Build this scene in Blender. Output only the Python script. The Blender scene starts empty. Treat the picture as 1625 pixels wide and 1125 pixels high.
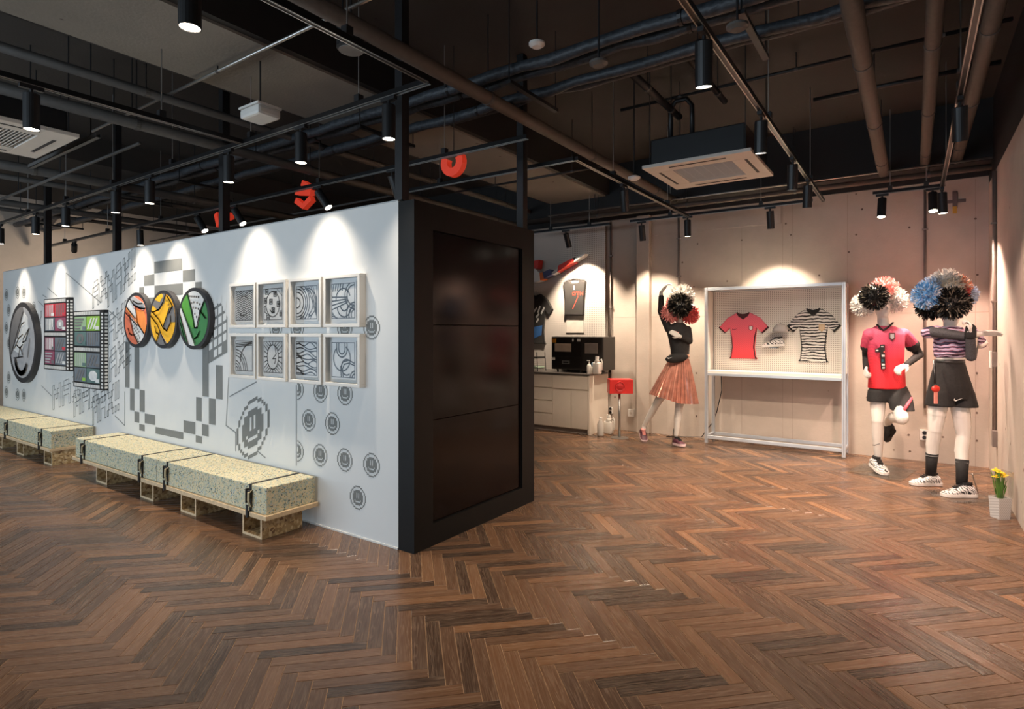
import bpy, bmesh, math, random
from mathutils import Vector, Matrix
from mathutils.geometry import tessellate_polygon
random.seed(7)
SC = bpy.context.scene
COL = SC.collection
R = math.radians
PI = math.pi
# ------------------------------------------------------------------ camera
YAW = 34.69
FPX = 921.0
HY = 526.5
CAMZ = 1.5
S_, C_ = math.sin(R(YAW)), math.cos(R(YAW))
cd = bpy.data.cameras.new('camera')
cam = bpy.data.objects.new('camera', cd)
COL.objects.link(cam)
cam.location = (0, 0, CAMZ)
cam.rotation_euler = (R(90), 0, R(YAW))
cd.sensor_width = 36.0
cd.lens = 36.0 * FPX / 1625.0
cd.shift_y = -(562.5 - HY) / 1625.0
cd.clip_start = 0.02
SC.camera = cam
# ------------------------------------------------------------------ world, daylight, exposure
w = bpy.data.worlds.new('world')
SC.world = w
w.use_nodes = True
bg = w.node_tree.nodes['Background']
bg.inputs[0].default_value = (0.62, 0.78, 0.95, 1)
bg.inputs[1].default_value = 0.6
SC.view_settings.view_transform = 'Standard'
SC.view_settings.look = 'None'
SC.view_settings.gamma = 1.0
SC.view_settings.use_curve_mapping = False
SC.view_settings.exposure = 0.22
def area(name, loc, rot, sx, sy, power, col):
    l = bpy.data.lights.new(name, 'AREA')
    l.shape = 'RECTANGLE'; l.size = sx; l.size_y = sy; l.energy = power; l.color = col
    o = bpy.data.objects.new(name, l)
    COL.objects.link(o); o.location = loc; o.rotation_euler = rot
    return o
# daylight falling through the shop-front glazing behind the camera
area('window_daylight', (-6.4, -4.15, 1.65), (R(-90), 0, R(180)), 9.6, 2.6, 300, (0.72, 0.87, 1.0))
SPOT_W = 165.0
WARM = (1.0, 0.82, 0.64)
# ------------------------------------------------------------------ pixel rays (points are always placed on a known real plane)
def ray(px, py):
    a = (px - 812.5) / FPX
    return Vector((C_ * a - S_, S_ * a + C_, (HY - py) / FPX))
def atY(px, py, y):
    d = ray(px, py); t = y / d.y
    return Vector((d.x * t, y, CAMZ + d.z * t))
def atX(px, py, x):
    d = ray(px, py); t = x / d.x
    return Vector((x, d.y * t, CAMZ + d.z * t))
def atZ(px, py, z):
    d = ray(px, py); t = (z - CAMZ) / d.z
    return Vector((d.x * t, d.y * t, z))
def atV(px, py, v):
    d = ray(px, py)
    return Vector((d.x * v, d.y * v, CAMZ + d.z * v))
RIGHT = Vector((C_, S_, 0)); FWD = Vector((-S_, C_, 0)); UP = Vector((0, 0, 1))
# ------------------------------------------------------------------ materials
MATS = {}
def mat(name, col, rough=0.5, metal=0.0, var=0.10, scale=9.0, bump=0.0, emit=None, spec=0.5, coat=0.0):
    if name in MATS: return MATS[name]
    m = bpy.data.materials.new(name); m.use_nodes = True
    nt = m.node_tree; b = nt.nodes['Principled BSDF']
    b.inputs['Roughness'].default_value = rough
    b.inputs['Metallic'].default_value = metal
    b.inputs['Specular IOR Level'].default_value = spec
    b.inputs['Coat Weight'].default_value = coat
    tc = nt.nodes.new('ShaderNodeTexCoord')
    n = nt.nodes.new('ShaderNodeTexNoise'); n.inputs['Scale'].default_value = scale; n.inputs['Detail'].default_value = 5
    nt.links.new(tc.outputs['Object'], n.inputs['Vector'])
    r = nt.nodes.new('ShaderNodeValToRGB')
    r.color_ramp.elements[0].position = 0.3; r.color_ramp.elements[1].position = 0.7
    r.color_ramp.elements[0].color = tuple(c * (1 - var) for c in col) + (1,)
    r.color_ramp.elements[1].color = tuple(min(1, c * (1 + var)) for c in col) + (1,)
    nt.links.new(n.outputs['Fac'], r.inputs[0]); nt.links.new(r.outputs[0], b.inputs['Base Color'])
    if bump:
        bp = nt.nodes.new('ShaderNodeBump'); bp.inputs['Strength'].default_value = bump; bp.inputs['Distance'].default_value = 0.01
        nt.links.new(n.outputs['Fac'], bp.inputs['Height']); nt.links.new(bp.outputs[0], b.inputs['Normal'])
    if emit:
        b.inputs['Emission Color'].default_value = emit[0] + (1,); b.inputs['Emission Strength'].default_value = emit[1]
    MATS[name] = m
    return m
def nodemat(name):
    m = bpy.data.materials.new(name); m.use_nodes = True; MATS[name] = m
    nt = m.node_tree
    return m, nt, nt.nodes['Principled BSDF'], (lambda t: nt.nodes.new('ShaderNode' + t)), nt.links.new
def ramp(node, stops, const=False):
    cr = node.color_ramp
    if const: cr.interpolation = 'CONSTANT'
    while len(cr.elements) < len(stops): cr.elements.new(0.5)
    for e, (p, c) in zip(cr.elements, stops):
        e.position = p; e.color = tuple(c) + (1,)
# oak plank: uv runs along the board, 'tone' differs board by board
def m_oak():
    m, nt, b, N, L = nodemat('cerused_oak')
    uv = N('UVMap'); at = N('Attribute'); at.attribute_name = 'tone'
    mp = N('Mapping'); mp.inputs['Scale'].default_value = (1.3, 28, 1); L(uv.outputs[0], mp.inputs[0])
    n1 = N('TexNoise'); n1.inputs['Scale'].default_value = 1.0; n1.inputs['Detail'].default_value = 3; n1.inputs['Distortion'].default_value = 1.2
    L(mp.outputs[0], n1.inputs['Vector'])
    mu = N('Math'); mu.operation = 'MULTIPLY'; mu.inputs[1].default_value = 9.0; L(n1.outputs['Fac'], mu.inputs[0])
    fr = N('Math'); fr.operation = 'FRACT'; L(mu.outputs[0], fr.inputs[0])
    mp2 = N('Mapping'); mp2.inputs['Scale'].default_value = (3.5, 280, 1); L(uv.outputs[0], mp2.inputs[0])
    n2 = N('TexNoise'); n2.inputs['Scale'].default_value = 1.0; n2.inputs['Detail'].default_value = 2; L(mp2.outputs[0], n2.inputs['Vector'])
    tone = N('ValToRGB'); L(at.outputs['Fac'], tone.inputs[0])
    ramp(tone, [(0.0, (0.034, 0.020, 0.014)), (0.3, (0.068, 0.036, 0.022)), (0.65, (0.122, 0.060, 0.031)), (1.0, (0.215, 0.104, 0.048))])
    gr = N('ValToRGB'); L(fr.outputs[0], gr.inputs[0])
    ramp(gr, [(0.0, (1, 1, 1)), (0.16, (0.35, 0.35, 0.35)), (0.5, (0, 0, 0)), (0.85, (0.1, 0.1, 0.1)), (1.0, (0.8, 0.8, 0.8))])
    g2 = N('ValToRGB'); L(n2.outputs['Fac'], g2.inputs[0]); ramp(g2, [(0.52, (0, 0, 0)), (0.70, (1, 1, 1))])
    ad = N('Math'); ad.operation = 'MULTIPLY'; L(gr.outputs[0], ad.inputs[0]); ad.inputs[1].default_value = 0.24
    ae = N('Math'); ae.operation = 'MULTIPLY_ADD'; L(g2.outputs[0], ae.inputs[0]); ae.inputs[1].default_value = 0.13; L(ad.outputs[0], ae.inputs[2])
    mx = N('MixRGB'); L(ae.outputs[0], mx.inputs[0]); L(tone.outputs[0], mx.inputs[1]); mx.inputs[2].default_value = (0.42, 0.29, 0.20, 1)
    L(mx.outputs[0], b.inputs['Base Color'])
    rr = N('MapRange'); L(n1.outputs['Fac'], rr.inputs[0]); rr.inputs[3].default_value = 0.20; rr.inputs[4].default_value = 0.33
    L(rr.outputs[0], b.inputs['Roughness'])
    bp = N('Bump'); bp.inputs['Strength'].default_value = 0.12; bp.inputs['Distance'].default_value = 0.002
    L(g2.outputs[0], bp.inputs['Height']); L(bp.outputs[0], b.inputs['Normal'])
    b.inputs['Specular IOR Level'].default_value = 0.5
    return m
def m_concrete(name, col, seam=None):
    m, nt, b, N, L = nodemat(name)
    tc = N('TexCoord')
    n = N('TexNoise'); n.inputs['Scale'].default_value = 1.6; n.inputs['Detail'].default_value = 8; n.inputs['Roughness'].default_value = 0.65
    L(tc.outputs['Object'], n.inputs['Vector'])
    n3 = N('TexNoise'); n3.inputs['Scale'].default_value = 45; n3.inputs['Detail'].default_value = 3; L(tc.outputs['Object'], n3.inputs['Vector'])
    r = N('ValToRGB'); L(n.outputs['Fac'], r.inputs[0])
    ramp(r, [(0.3, tuple(c * 0.86 for c in col)), (0.7, tuple(min(1, c * 1.06) for c in col))])
    v = N('TexVoronoi'); v.inputs['Scale'].default_value = 3.4; L(tc.outputs['Object'], v.inputs['Vector'])
    pit = N('ValToRGB'); L(v.outputs['Distance'], pit.inputs[0]); ramp(pit, [(0.035, (0.35, 0.30, 0.27)), (0.06, (1, 1, 1))])
    mx = N('MixRGB'); mx.blend_type = 'MULTIPLY'; mx.inputs[0].default_value = 1.0
    L(r.outputs[0], mx.inputs[1]); L(pit.outputs[0], mx.inputs[2]); L(mx.outputs[0], b.inputs['Base Color'])
    b.inputs['Roughness'].default_value = 0.8
    bp = N('Bump'); bp.inputs['Strength'].default_value = 0.25; bp.inputs['Distance'].default_value = 0.006
    L(n3.outputs['Fac'], bp.inputs['Height']); L(bp.outputs[0], b.inputs['Normal'])
    return m
def m_peg(name, col, step, hole):
    m, nt, b, N, L = nodemat(name)
    tc = N('TexCoord'); sp = N('SeparateXYZ'); L(tc.outputs['Object'], sp.inputs[0])
    def cell(o):
        a = N('Math'); a.operation = 'MULTIPLY'; L(o, a.inputs[0]); a.inputs[1].default_value = 1.0 / step
        f = N('Math'); f.operation = 'FRACT'; L(a.outputs[0], f.inputs[0])
        s = N('Math'); s.operation = 'SUBTRACT'; L(f.outputs[0], s.inputs[0]); s.inputs[1].default_value = 0.5
        p = N('Math'); p.operation = 'POWER'; L(s.outputs[0], p.inputs[0]); p.inputs[1].default_value = 2; return p
    ax, az = cell(sp.outputs[0]), cell(sp.outputs[2])
    ad = N('Math'); L(ax.outputs[0], ad.inputs[0]); L(az.outputs[0], ad.inputs[1])
    lt = N('Math'); lt.operation = 'LESS_THAN'; L(ad.outputs[0], lt.inputs[0]); lt.inputs[1].default_value = hole * hole
    mx = N('MixRGB'); L(lt.outputs[0], mx.inputs[0]); mx.inputs[1].default_value = col + (1,); mx.inputs[2].default_value = (0.16, 0.13, 0.11, 1)
    L(mx.outputs[0], b.inputs['Base Color']); b.inputs['Roughness'].default_value = 0.5
    return m
def m_chips(name, stops, scale, rough=0.85):
    m, nt, b, N, L = nodemat(name)
    tc = N('TexCoord'); v = N('TexVoronoi'); v.inputs['Scale'].default_value = scale; L(tc.outputs['Object'], v.inputs['Vector'])
    sp = N('SeparateColor'); L(v.outputs['Color'], sp.inputs[0])
    r = N('ValToRGB'); ramp(r, stops, True); L(sp.outputs[0], r.inputs[0]); L(r.outputs[0], b.inputs['Base Color'])
    bp = N('Bump'); bp.inputs['Strength'].default_value = 0.2; bp.inputs['Distance'].default_value = 0.004; L(v.outputs['Distance'], bp.inputs['Height']); L(bp.outputs[0], b.inputs['Normal'])
    b.inputs['Roughness'].default_value = rough
    return m
def m_wave(name, c1, c2, scale, dist, lo, hi, axis='Z', stretch=(1, 1, 1), rough=0.7, third=None):
    m, nt, b, N, L = nodemat(name)
    tc = N('TexCoord'); mp = N('Mapping'); mp.inputs['Scale'].default_value = stretch; L(tc.outputs['Object'], mp.inputs[0])
    wv = N('TexWave'); wv.bands_direction = axis; wv.inputs['Scale'].default_value = scale; wv.inputs['Distortion'].default_value = dist
    wv.inputs['Detail'].default_value = 2; wv.inputs['Detail Scale'].default_value = 1.3
    L(mp.outputs[0], wv.inputs[0])
    r = N('ValToRGB'); L(wv.outputs['Fac'], r.inputs[0])
    st = [(0.0, c1), (lo, c1), (hi, c2)]
    if third: st = [(0.0, c1), (lo, c1), (lo + 0.02, third), (hi, third), (hi + 0.03, c2)]
    ramp(r, st); L(r.outputs[0], b.inputs['Base Color']); b.inputs['Roughness'].default_value = rough
    return m
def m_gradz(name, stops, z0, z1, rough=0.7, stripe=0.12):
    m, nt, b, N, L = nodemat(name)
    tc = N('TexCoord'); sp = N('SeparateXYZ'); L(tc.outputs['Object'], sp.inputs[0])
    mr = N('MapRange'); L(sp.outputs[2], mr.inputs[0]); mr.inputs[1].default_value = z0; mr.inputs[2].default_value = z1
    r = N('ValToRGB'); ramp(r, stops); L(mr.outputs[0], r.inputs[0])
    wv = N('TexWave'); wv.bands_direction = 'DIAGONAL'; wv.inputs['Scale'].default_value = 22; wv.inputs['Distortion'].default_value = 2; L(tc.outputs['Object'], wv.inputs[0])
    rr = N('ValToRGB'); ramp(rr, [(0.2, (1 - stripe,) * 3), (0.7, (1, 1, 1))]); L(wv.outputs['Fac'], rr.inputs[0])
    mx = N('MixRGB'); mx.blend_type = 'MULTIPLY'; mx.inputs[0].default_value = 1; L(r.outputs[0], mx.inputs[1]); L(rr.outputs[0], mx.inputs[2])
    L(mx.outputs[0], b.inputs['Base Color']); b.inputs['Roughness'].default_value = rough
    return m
def m_glass(name, tint=(1, 1, 1), gloss=0.07):
    m = bpy.data.materials.new(name); m.use_nodes = True; MATS[name] = m
    nt = m.node_tree; nt.nodes.remove(nt.nodes['Principled BSDF'])
    t = nt.nodes.new('ShaderNodeBsdfTransparent'); t.inputs[0].default_value = tint + (1,)
    g = nt.nodes.new('ShaderNodeBsdfGlossy'); g.inputs['Roughness'].default_value = 0.02
    fr = nt.nodes.new('ShaderNodeLayerWeight'); fr.inputs[0].default_value = 0.25
    ad = nt.nodes.new('ShaderNodeMath'); ad.operation = 'MULTIPLY_ADD'; ad.inputs[1].default_value = 0.3; ad.inputs[2].default_value = gloss * 0.2
    nt.links.new(fr.outputs['Fresnel'], ad.inputs[0])
    x = nt.nodes.new('ShaderNodeMixShader'); nt.links.new(ad.outputs[0], x.inputs[0]); nt.links.new(t.outputs[0], x.inputs[1]); nt.links.new(g.outputs[0], x.inputs[2])
    nt.links.new(x.outputs[0], nt.nodes['Material Output'].inputs[0])
    return m
OAK = m_oak()
WALLC = m_concrete('painted_concrete', (0.50, 0.425, 0.36))
BEAMC = m_concrete('bare_concrete', (0.22, 0.20, 0.17))
SLABC = m_concrete('dark_slab_concrete', (0.034, 0.028, 0.023))
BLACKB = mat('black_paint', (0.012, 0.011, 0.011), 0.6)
SATIN = mat('satin_black_laminate', (0.008, 0.008, 0.008), 0.42, spec=0.2)
SCREEN = mat('gloss_black_glass', (0.004, 0.002, 0.002), 0.14, var=0.02, spec=0.22)
WHITEW = mat('white_wall_paint', (0.72, 0.72, 0.70), 0.55, var=0.02, scale=3)
GREYP = mat('grey_print', (0.20, 0.205, 0.195), 0.6, var=0.04)
LINEP = mat('grey_line_print', (0.24, 0.25, 0.245), 0.6, var=0.03)
BLK = mat('matt_black_metal', (0.010, 0.010, 0.011), 0.42)
RAILM = mat('black_rail_metal', (0.022, 0.022, 0.023), 0.3, 0.6)
STEEL = mat('brushed_steel', (0.42, 0.41, 0.39), 0.35, 0.9)
PIPEB = mat('brown_grey_pipe', (0.085, 0.066, 0.054), 0.6, bump=0.3, scale=22)
PIPEG = mat('dark_grey_pipe', (0.07, 0.066, 0.062), 0.55, bump=0.2, scale=18)
DUCT = mat('blue_black_insulation', (0.030, 0.036, 0.044), 0.5, bump=0.6, scale=30, var=0.5)
WHITE = mat('white_plastic', (0.72, 0.70, 0.66), 0.4, var=0.03)
IVORY = mat('ivory_laminate', (0.66, 0.58, 0.49), 0.45, var=0.02)
ALU = mat('silver_aluminium', (0.48, 0.51, 0.54), 0.32, 0.4, var=0.03)
MANN = mat('mannequin_white', (0.76, 0.72, 0.66), 0.45, var=0.03)
FABB = mat('black_fabric', (0.012, 0.011, 0.011), 0.8, var=0.3, scale=60)
SHEER = mat('charcoal_mesh_sleeve', (0.050, 0.050, 0.055), 0.7, var=0.35, scale=120)
REDP = mat('red_paint', (0.60, 0.030, 0.018), 0.4)
LENS = mat('lamp_lens', (1, 0.95, 0.85), 0.4, emit=((1.0, 0.86, 0.68), 14.0))
OSB = m_chips('osb_board', [(0.0, (0.42, 0.28, 0.13)), (0.3, (0.56, 0.40, 0.20)), (0.55, (0.34, 0.21, 0.09)), (0.75, (0.62, 0.47, 0.27)), (0.93, (0.20, 0.11, 0.05))], 46, 0.7)
OSBE = mat('plywood_edge', (0.62, 0.46, 0.28), 0.65, scale=40, var=0.15)
FOAM = m_chips('recycled_foam', [(0.0, (0.62, 0.53, 0.33)), (0.25, (0.54, 0.53, 0.37)), (0.48, (0.68, 0.58, 0.38)), (0.66, (0.36, 0.42, 0.33)), (0.78, (0.44, 0.48, 0.46)), (0.87, (0.20, 0.26, 0.24)), (0.93, (0.07, 0.10, 0.11)), (0.97, (0.30, 0.22, 0.08))], 115)
PEG = m_peg('pegboard_white', (0.66, 0.60, 0.54), 0.030, 0.20)
PEG2 = m_peg('perforated_white_metal', (0.74, 0.69, 0.62), 0.024, 0.22)
GLASS = m_glass('clear_glass')
ACRYL = m_glass('clear_acrylic', (0.93, 0.95, 0.95), 0.4)
# ------------------------------------------------------------------ mesh builder
class MB:
    def __init__(s): s.v = []; s.f = []; s.m = []; s.cur = 0
    def add(s, vs, fs):
        o = len(s.v); s.v += [Vector(p) for p in vs]
        for f in fs: s.f.append([o + i for i in f]); s.m.append(s.cur)
        return s
    def box(s, x0, x1, y0, y1, z0, z1):
        return s.add([(x, y, z) for z in (z0, z1) for y in (y0, y1) for x in (x0, x1)],
                     [(0, 2, 3, 1), (4, 5, 7, 6), (0, 1, 5, 4), (2, 6, 7, 3), (0, 4, 6, 2), (1, 3, 7, 5)])
    def obox(s, c, ax, ay, az, hx, hy, hz):
        c = Vector(c); ax, ay, az = Vector(ax), Vector(ay), Vector(az)
        vs = [c + ax * (i * hx) + ay * (j * hy) + az * (k * hz) for k in (-1, 1) for j in (-1, 1) for i in (-1, 1)]
        return s.add(vs, [(0, 2, 3, 1), (4, 5, 7, 6), (0, 1, 5, 4), (2, 6, 7, 3), (0, 4, 6, 2), (1, 3, 7, 5)])
    def rings(s, rs, cap=True, closed=True):
        n = len(rs[0]); vs = [p for r in rs for p in r]; fs = []
        for i in range(len(rs) - 1):
            for j in range(n if closed else n - 1):
                k = (j + 1) % n
                fs.append((i * n + j, i * n + k, (i + 1) * n + k, (i + 1) * n + j))
        if cap: fs.append(tuple(range(n - 1, -1, -1))); fs.append(tuple((len(rs) - 1) * n + j for j in range(n)))
        return s.add(vs, fs)
    def tube(s, pts, r, n=10, cap=True):
        pts = [Vector(p) for p in pts]; rs = []; r = r if isinstance(r, (list, tuple)) else [r] * len(pts)
        up = None
        for i, p in enumerate(pts):
            d = (pts[min(i + 1, len(pts) - 1)] - pts[max(i - 1, 0)]).normalized()
            if up is None: up = Vector((0, 0, 1)) if abs(d.z) < 0.9 else Vector((0, 1, 0))
            a = d.cross(up).normalized(); b = a.cross(d).normalized(); up = b
            rs.append([p + (a * math.cos(2 * PI * k / n) + b * math.sin(2 * PI * k / n)) * r[i] for k in range(n)])
        return s.rings(rs, cap)
    def lathe(s, prof, c=(0, 0, 0), n=20, cap=True):
        c = Vector(c)
        return s.rings([[c + Vector((r * math.cos(2 * PI * k / n), r * math.sin(2 * PI * k / n), z)) for k in range(n)] for r, z in prof], cap)
    def ell(s, c, rx, ry, rz, ax=RIGHT, ay=FWD, az=UP, n=14, m=9):
        c = Vector(c); rs = []
        for i in range(1, m):
            t = PI * i / m
            rs.append([c + ax * (rx * math.sin(t) * math.cos(2 * PI * k / n)) + ay * (ry * math.sin(t) * math.sin(2 * PI * k / n)) - az * (rz * math.cos(t)) for k in range(n)])
        return s.rings(rs)
    def prism(s, poly, fn, d0, d1):
        """poly: 2d outline, fn(a, b, d) -> point; solid between depths d0 and d1"""
        n = len(poly)
        tri = tessellate_polygon([[Vector((a, b, 0)) for a, b in poly]])
        vs = [fn(a, b, d0) for a, b in poly] + [fn(a, b, d1) for a, b in poly]
        fs = [tuple(t) for t in tri] + [tuple(n + i for i in reversed(t)) for t in tri]
        fs += [(i, (i + 1) % n, n + (i + 1) % n, n + i) for i in range(n)]
        return s.add(vs, fs)
    def flat(s, poly, fn, d):
        tri = tessellate_polygon([[Vector((a, b, 0)) for a, b in poly]])
        return s.add([fn(a, b, d) for a, b in poly], [tuple(t) for t in tri])
    def stroke(s, pts, wd, fn, d, closed=False):
        pts = [Vector(p) for p in pts]
        n = len(pts)
        for i in range(n if closed else n - 1):
            a, b = pts[i], pts[(i + 1) % n]; e = b - a
            if e.length < 1e-6: continue
            e.normalize(); nn = Vector((-e.y, e.x)) * (wd / 2); a2 = a - e * (wd / 2); b2 = b + e * (wd / 2)
            s.add([fn(*(a2 + nn), d), fn(*(a2 - nn), d), fn(*(b2 - nn), d), fn(*(b2 + nn), d)], [(0, 1, 2, 3)])
        return s
    def build(s, name, m, parent=None, smooth=False, bevel=0.0, origin=None, fixn=True):
        root = parent
        while root is not None and root.parent is not None: root = root.parent
        if root is not None: off = Vector(root.location)
        elif origin is not None: off = Vector(origin)
        else:
            xs = [p.x for p in s.v]; ys = [p.y for p in s.v]; zs = [p.z for p in s.v]
            off = Vector(((min(xs) + max(xs)) / 2, (min(ys) + max(ys)) / 2, min(zs)))
        me = bpy.data.meshes.new(name)
        me.from_pydata([tuple(p - off) for p in s.v], [], s.f)
        ms = m if isinstance(m, (list, tuple)) else [m]
        for x in ms: me.materials.append(x)
        if len(ms) > 1:
            for p, k in zip(me.polygons, s.m): p.material_index = k
        if fixn or bevel:
            bm = bmesh.new(); bm.from_mesh(me)
            if bevel:
                bmesh.ops.recalc_face_normals(bm, faces=bm.faces)
                ed = [e for e in bm.edges if len(e.link_faces) == 2 and e.calc_face_angle(0) > 0.6]
                bmesh.ops.bevel(bm, geom=ed, offset=bevel, segments=2, affect='EDGES', profile=0.6)
            if fixn: bmesh.ops.recalc_face_normals(bm, faces=bm.faces)
            bm.to_mesh(me); bm.free()
        if smooth:
            for p in me.polygons: p.use_smooth = True
        o = bpy.data.objects.new(name, me); COL.objects.link(o)
        if parent is None: o.location = off
        else: o.parent = parent
        return o
def tag(o, label=None, cat=None, group=None, kind=None):
    if label: o['label'] = label
    if cat: o['category'] = cat
    if group: o['group'] = group
    if kind: o['kind'] = kind
    return o
def thing(name, label, cat, loc, group=None):
    o = bpy.data.objects.new(name, None); COL.objects.link(o); o.location = loc; o.empty_display_size = 0.1
    return tag(o, label, cat, group)
def bx(name, m, parent, x0, x1, y0, y1, z0, z1, bevel=0.0):
    return MB().box(x0, x1, y0, y1, z0, z1).build(name, m, parent, bevel=bevel)
def struct(o, label, cat='wall'):
    return tag(o, label, cat, kind='structure')
def copy_tree(o, parent=None):
    c = o.copy(); COL.objects.link(c); c.parent = parent
    for ch in o.children: copy_tree(ch, c)
    return c
ORD = ['first', 'second', 'third', 'fourth', 'fifth', 'sixth', 'seventh', 'eighth', 'ninth', 'tenth', 'eleventh', 'twelfth']
# ------------------------------------------------------------------ the room
XR, XL, YB, YF, ZS = 0.68, -13.4, 8.25, -4.0, 3.95
# herringbone floor
PW = 0.070; PL = 0.490; GAP = 0.0015; STEP = PW * math.sqrt(2)
ea = Vector((1, -1)) / math.sqrt(2); eb = Vector((1, 1)) / math.sqrt(2)
OX, OY = -2.276, 2.262 - PW / math.sqrt(2)
sub = MB().box(XL, XR, YF, YB, -0.12, -0.0022).build('floor', mat('floor_joint', (0.36, 0.22, 0.12), 0.6), None, origin=(0, 0, 0))
struct(sub, 'dark brown oak herringbone parquet floor of the showroom', 'floor')
planks = []
for j in range(-20, 22):
    for k in range(-150, 150):
        base = Vector((OX, OY)) + (ea + eb) * (PW * k) + eb * (2 * PL * j)
        for typ in (0, 1):
            if typ == 0: o = base; du, dv, lu, lv = ea, eb, PL, PW
            else: o = base + eb * PW; du, dv, lu, lv = eb, ea, PL, PW
            c = o + du * (lu / 2) + dv * (lv / 2)
            if XL - 0.4 < c.x < XR + 0.2 and -1.6 < c.y < YB + 0.2: planks.append((c, du, dv, typ))
def plank_geo(c, du, dv, lift):
    hu, hv = PL / 2 - GAP, PW / 2 - GAP
    q = [c - du * hu - dv * hv, c + du * hu - dv * hv, c + du * hu + dv * hv, c - du * hu + dv * hv]
    b = 0.0012
    i = [p + (c - p).normalized() * b * 1.8 for p in q]
    return [(p.x, p.y, -0.012) for p in q] + [(p.x, p.y, -b + lift) for p in q] + [(p.x, p.y, lift) for p in i]
PF = [(0, 1, 5, 4), (1, 2, 6, 5), (2, 3, 7, 6), (3, 0, 4, 7), (4, 5, 9, 8), (5, 6, 10, 9), (6, 7, 11, 10), (7, 4, 8, 11), (8, 9, 10, 11)]
PUV = [(0, 0), (1, 0), (1, 1), (0, 1)] * 3
def plank_mesh(name, items):
    vs, fs, tn, uvs = [], [], [], []
    for c, du, dv, lift in items:
        o = len(vs); vs += plank_geo(c, du, dv, lift); t = min(1, max(0, random.gauss(0.47, 0.22))); off = (random.random() * 40, random.random() * 40)
        fl = du.x * dv.y - du.y * dv.x < 0
        for f in PF:
            f2 = tuple(reversed(f)) if fl else f
            fs.append(tuple(o + i for i in f2)); tn.append(t); uvs += [(PUV[i][0] * PL + off[0], PUV[i][1] * PW + off[1]) for i in f2]
    me = bpy.data.meshes.new(name); me.from_pydata(vs, [], fs); me.materials.append(OAK)
    a = me.attributes.new('tone', 'FLOAT', 'FACE'); a.data.foreach_set('value', tn)
    u = me.uv_layers.new(name='UVMap'); u.data.foreach_set('uv', [x for p in uvs for x in p])
    return me
def vis(c):
    v = -S_ * c.x + C_ * c.y; u = C_ * c.x + S_ * c.y
    if v < 0.3: return None
    px, py = 812.5 + FPX * u / v, HY + FPX * CAMZ / v
    if not (-10 < px < 1635 and py < 1140): return None
    return v
near = sorted([(vis(p[0]), i) for i, p in enumerate(planks) if vis(p[0]) is not None])[:298]
nearset = {i for _, i in near}
variants = {0: [], 1: []}
for typ in (0, 1):
    for q in range(16):
        du, dv = (ea, eb) if typ == 0 else (eb, ea)
        variants[typ].append(plank_mesh('oak_plank', [(Vector((0, 0)), du, dv, 0.0)]))
for _, i in near:
    c, du, dv, typ = planks[i]
    o = bpy.data.objects.new('oak_plank', random.choice(variants[typ])); COL.objects.link(o)
    o.location = (c.x, c.y, random.uniform(-0.0003, 0.0003)); o.parent = sub
rest = bpy.data.objects.new('oak_planks', plank_mesh('oak_planks', [(p[0], p[1], p[2], random.uniform(-0.0003, 0.0003)) for i, p in enumerate(planks) if i not in nearset]))
COL.objects.link(rest); rest.parent = sub; rest['kind'] = 'stuff'
# shell
wb = struct(MB().box(XL, XR, YB, YB + 0.2, 0, 3.22).build('wall_back', WALLC, None), 'beige painted raw concrete back wall behind the display rack')
struct(MB().box(XR, XR + 0.2, YF, YB + 0.2, 0, 3.13).build('wall_right', WALLC, None), 'pale concrete side wall beside the flower pot')
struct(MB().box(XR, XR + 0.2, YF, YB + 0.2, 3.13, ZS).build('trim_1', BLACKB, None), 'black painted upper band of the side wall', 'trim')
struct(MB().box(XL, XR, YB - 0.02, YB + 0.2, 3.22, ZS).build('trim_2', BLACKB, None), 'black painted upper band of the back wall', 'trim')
struct(MB().box(XL - 0.2, XL, YF, YB + 0.2, 0, ZS).build('wall_left', WALLC, None), 'beige concrete end wall seen far off over the white partition')
struct(MB().box(XL - 0.2, XR + 0.2, YF - 0.2, YB + 0.2, ZS, ZS + 0.2).build('ceiling', SLABC, None), 'dark raw concrete ceiling slab above the pipes', 'ceiling')
# shop front behind the camera: solid to the right, glazed bays to the left
wf = struct(MB().box(-1.5, XR + 0.2, YF - 0.2, YF, 0, ZS).build('wall_front', WALLC, None), 'concrete front wall behind the viewer')
mull = MB().box(XL, -1.5, YF - 0.1, YF, 0, 0.3).box(XL, -1.5, YF - 0.1, YF, 3.0, ZS)
for i in range(8): mull.box(-12.4 + i * 1.55 - 0.04, -12.4 + i * 1.55 + 0.04, YF - 0.1, YF, 0.3, 3.0)
struct(mull.build('window_1', BLK, None), 'black framed shop front glazing bays behind the viewer', 'window')
# downstand beams
struct(MB().box(-4.68, -3.74, YF, YB, 3.5, ZS).build('beam_concrete', BEAMC, None), 'wide bare concrete ceiling beam running over the partition', 'beam')
struct(MB().box(-4.75, -4.68, YF, YB, 3.52, ZS).box(-3.74, -3.68, YF, YB, 3.52, ZS).build('trim_3', BLACKB, None), 'black painted flanks of the concrete ceiling beam', 'trim')
struct(MB().box(-13.4, XR, YB - 0.42, YB - 0.02, 3.30, ZS).build('beam_back', BLACKB, None), 'black ceiling beam along the top of the back wall', 'beam')
struct(MB().box(-9.3, -8.5, YF, YB - 0.4, 3.62, ZS).build('beam_dark', SLABC, None), 'dark concrete ceiling beam in the far ceiling bay', 'beam')
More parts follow.
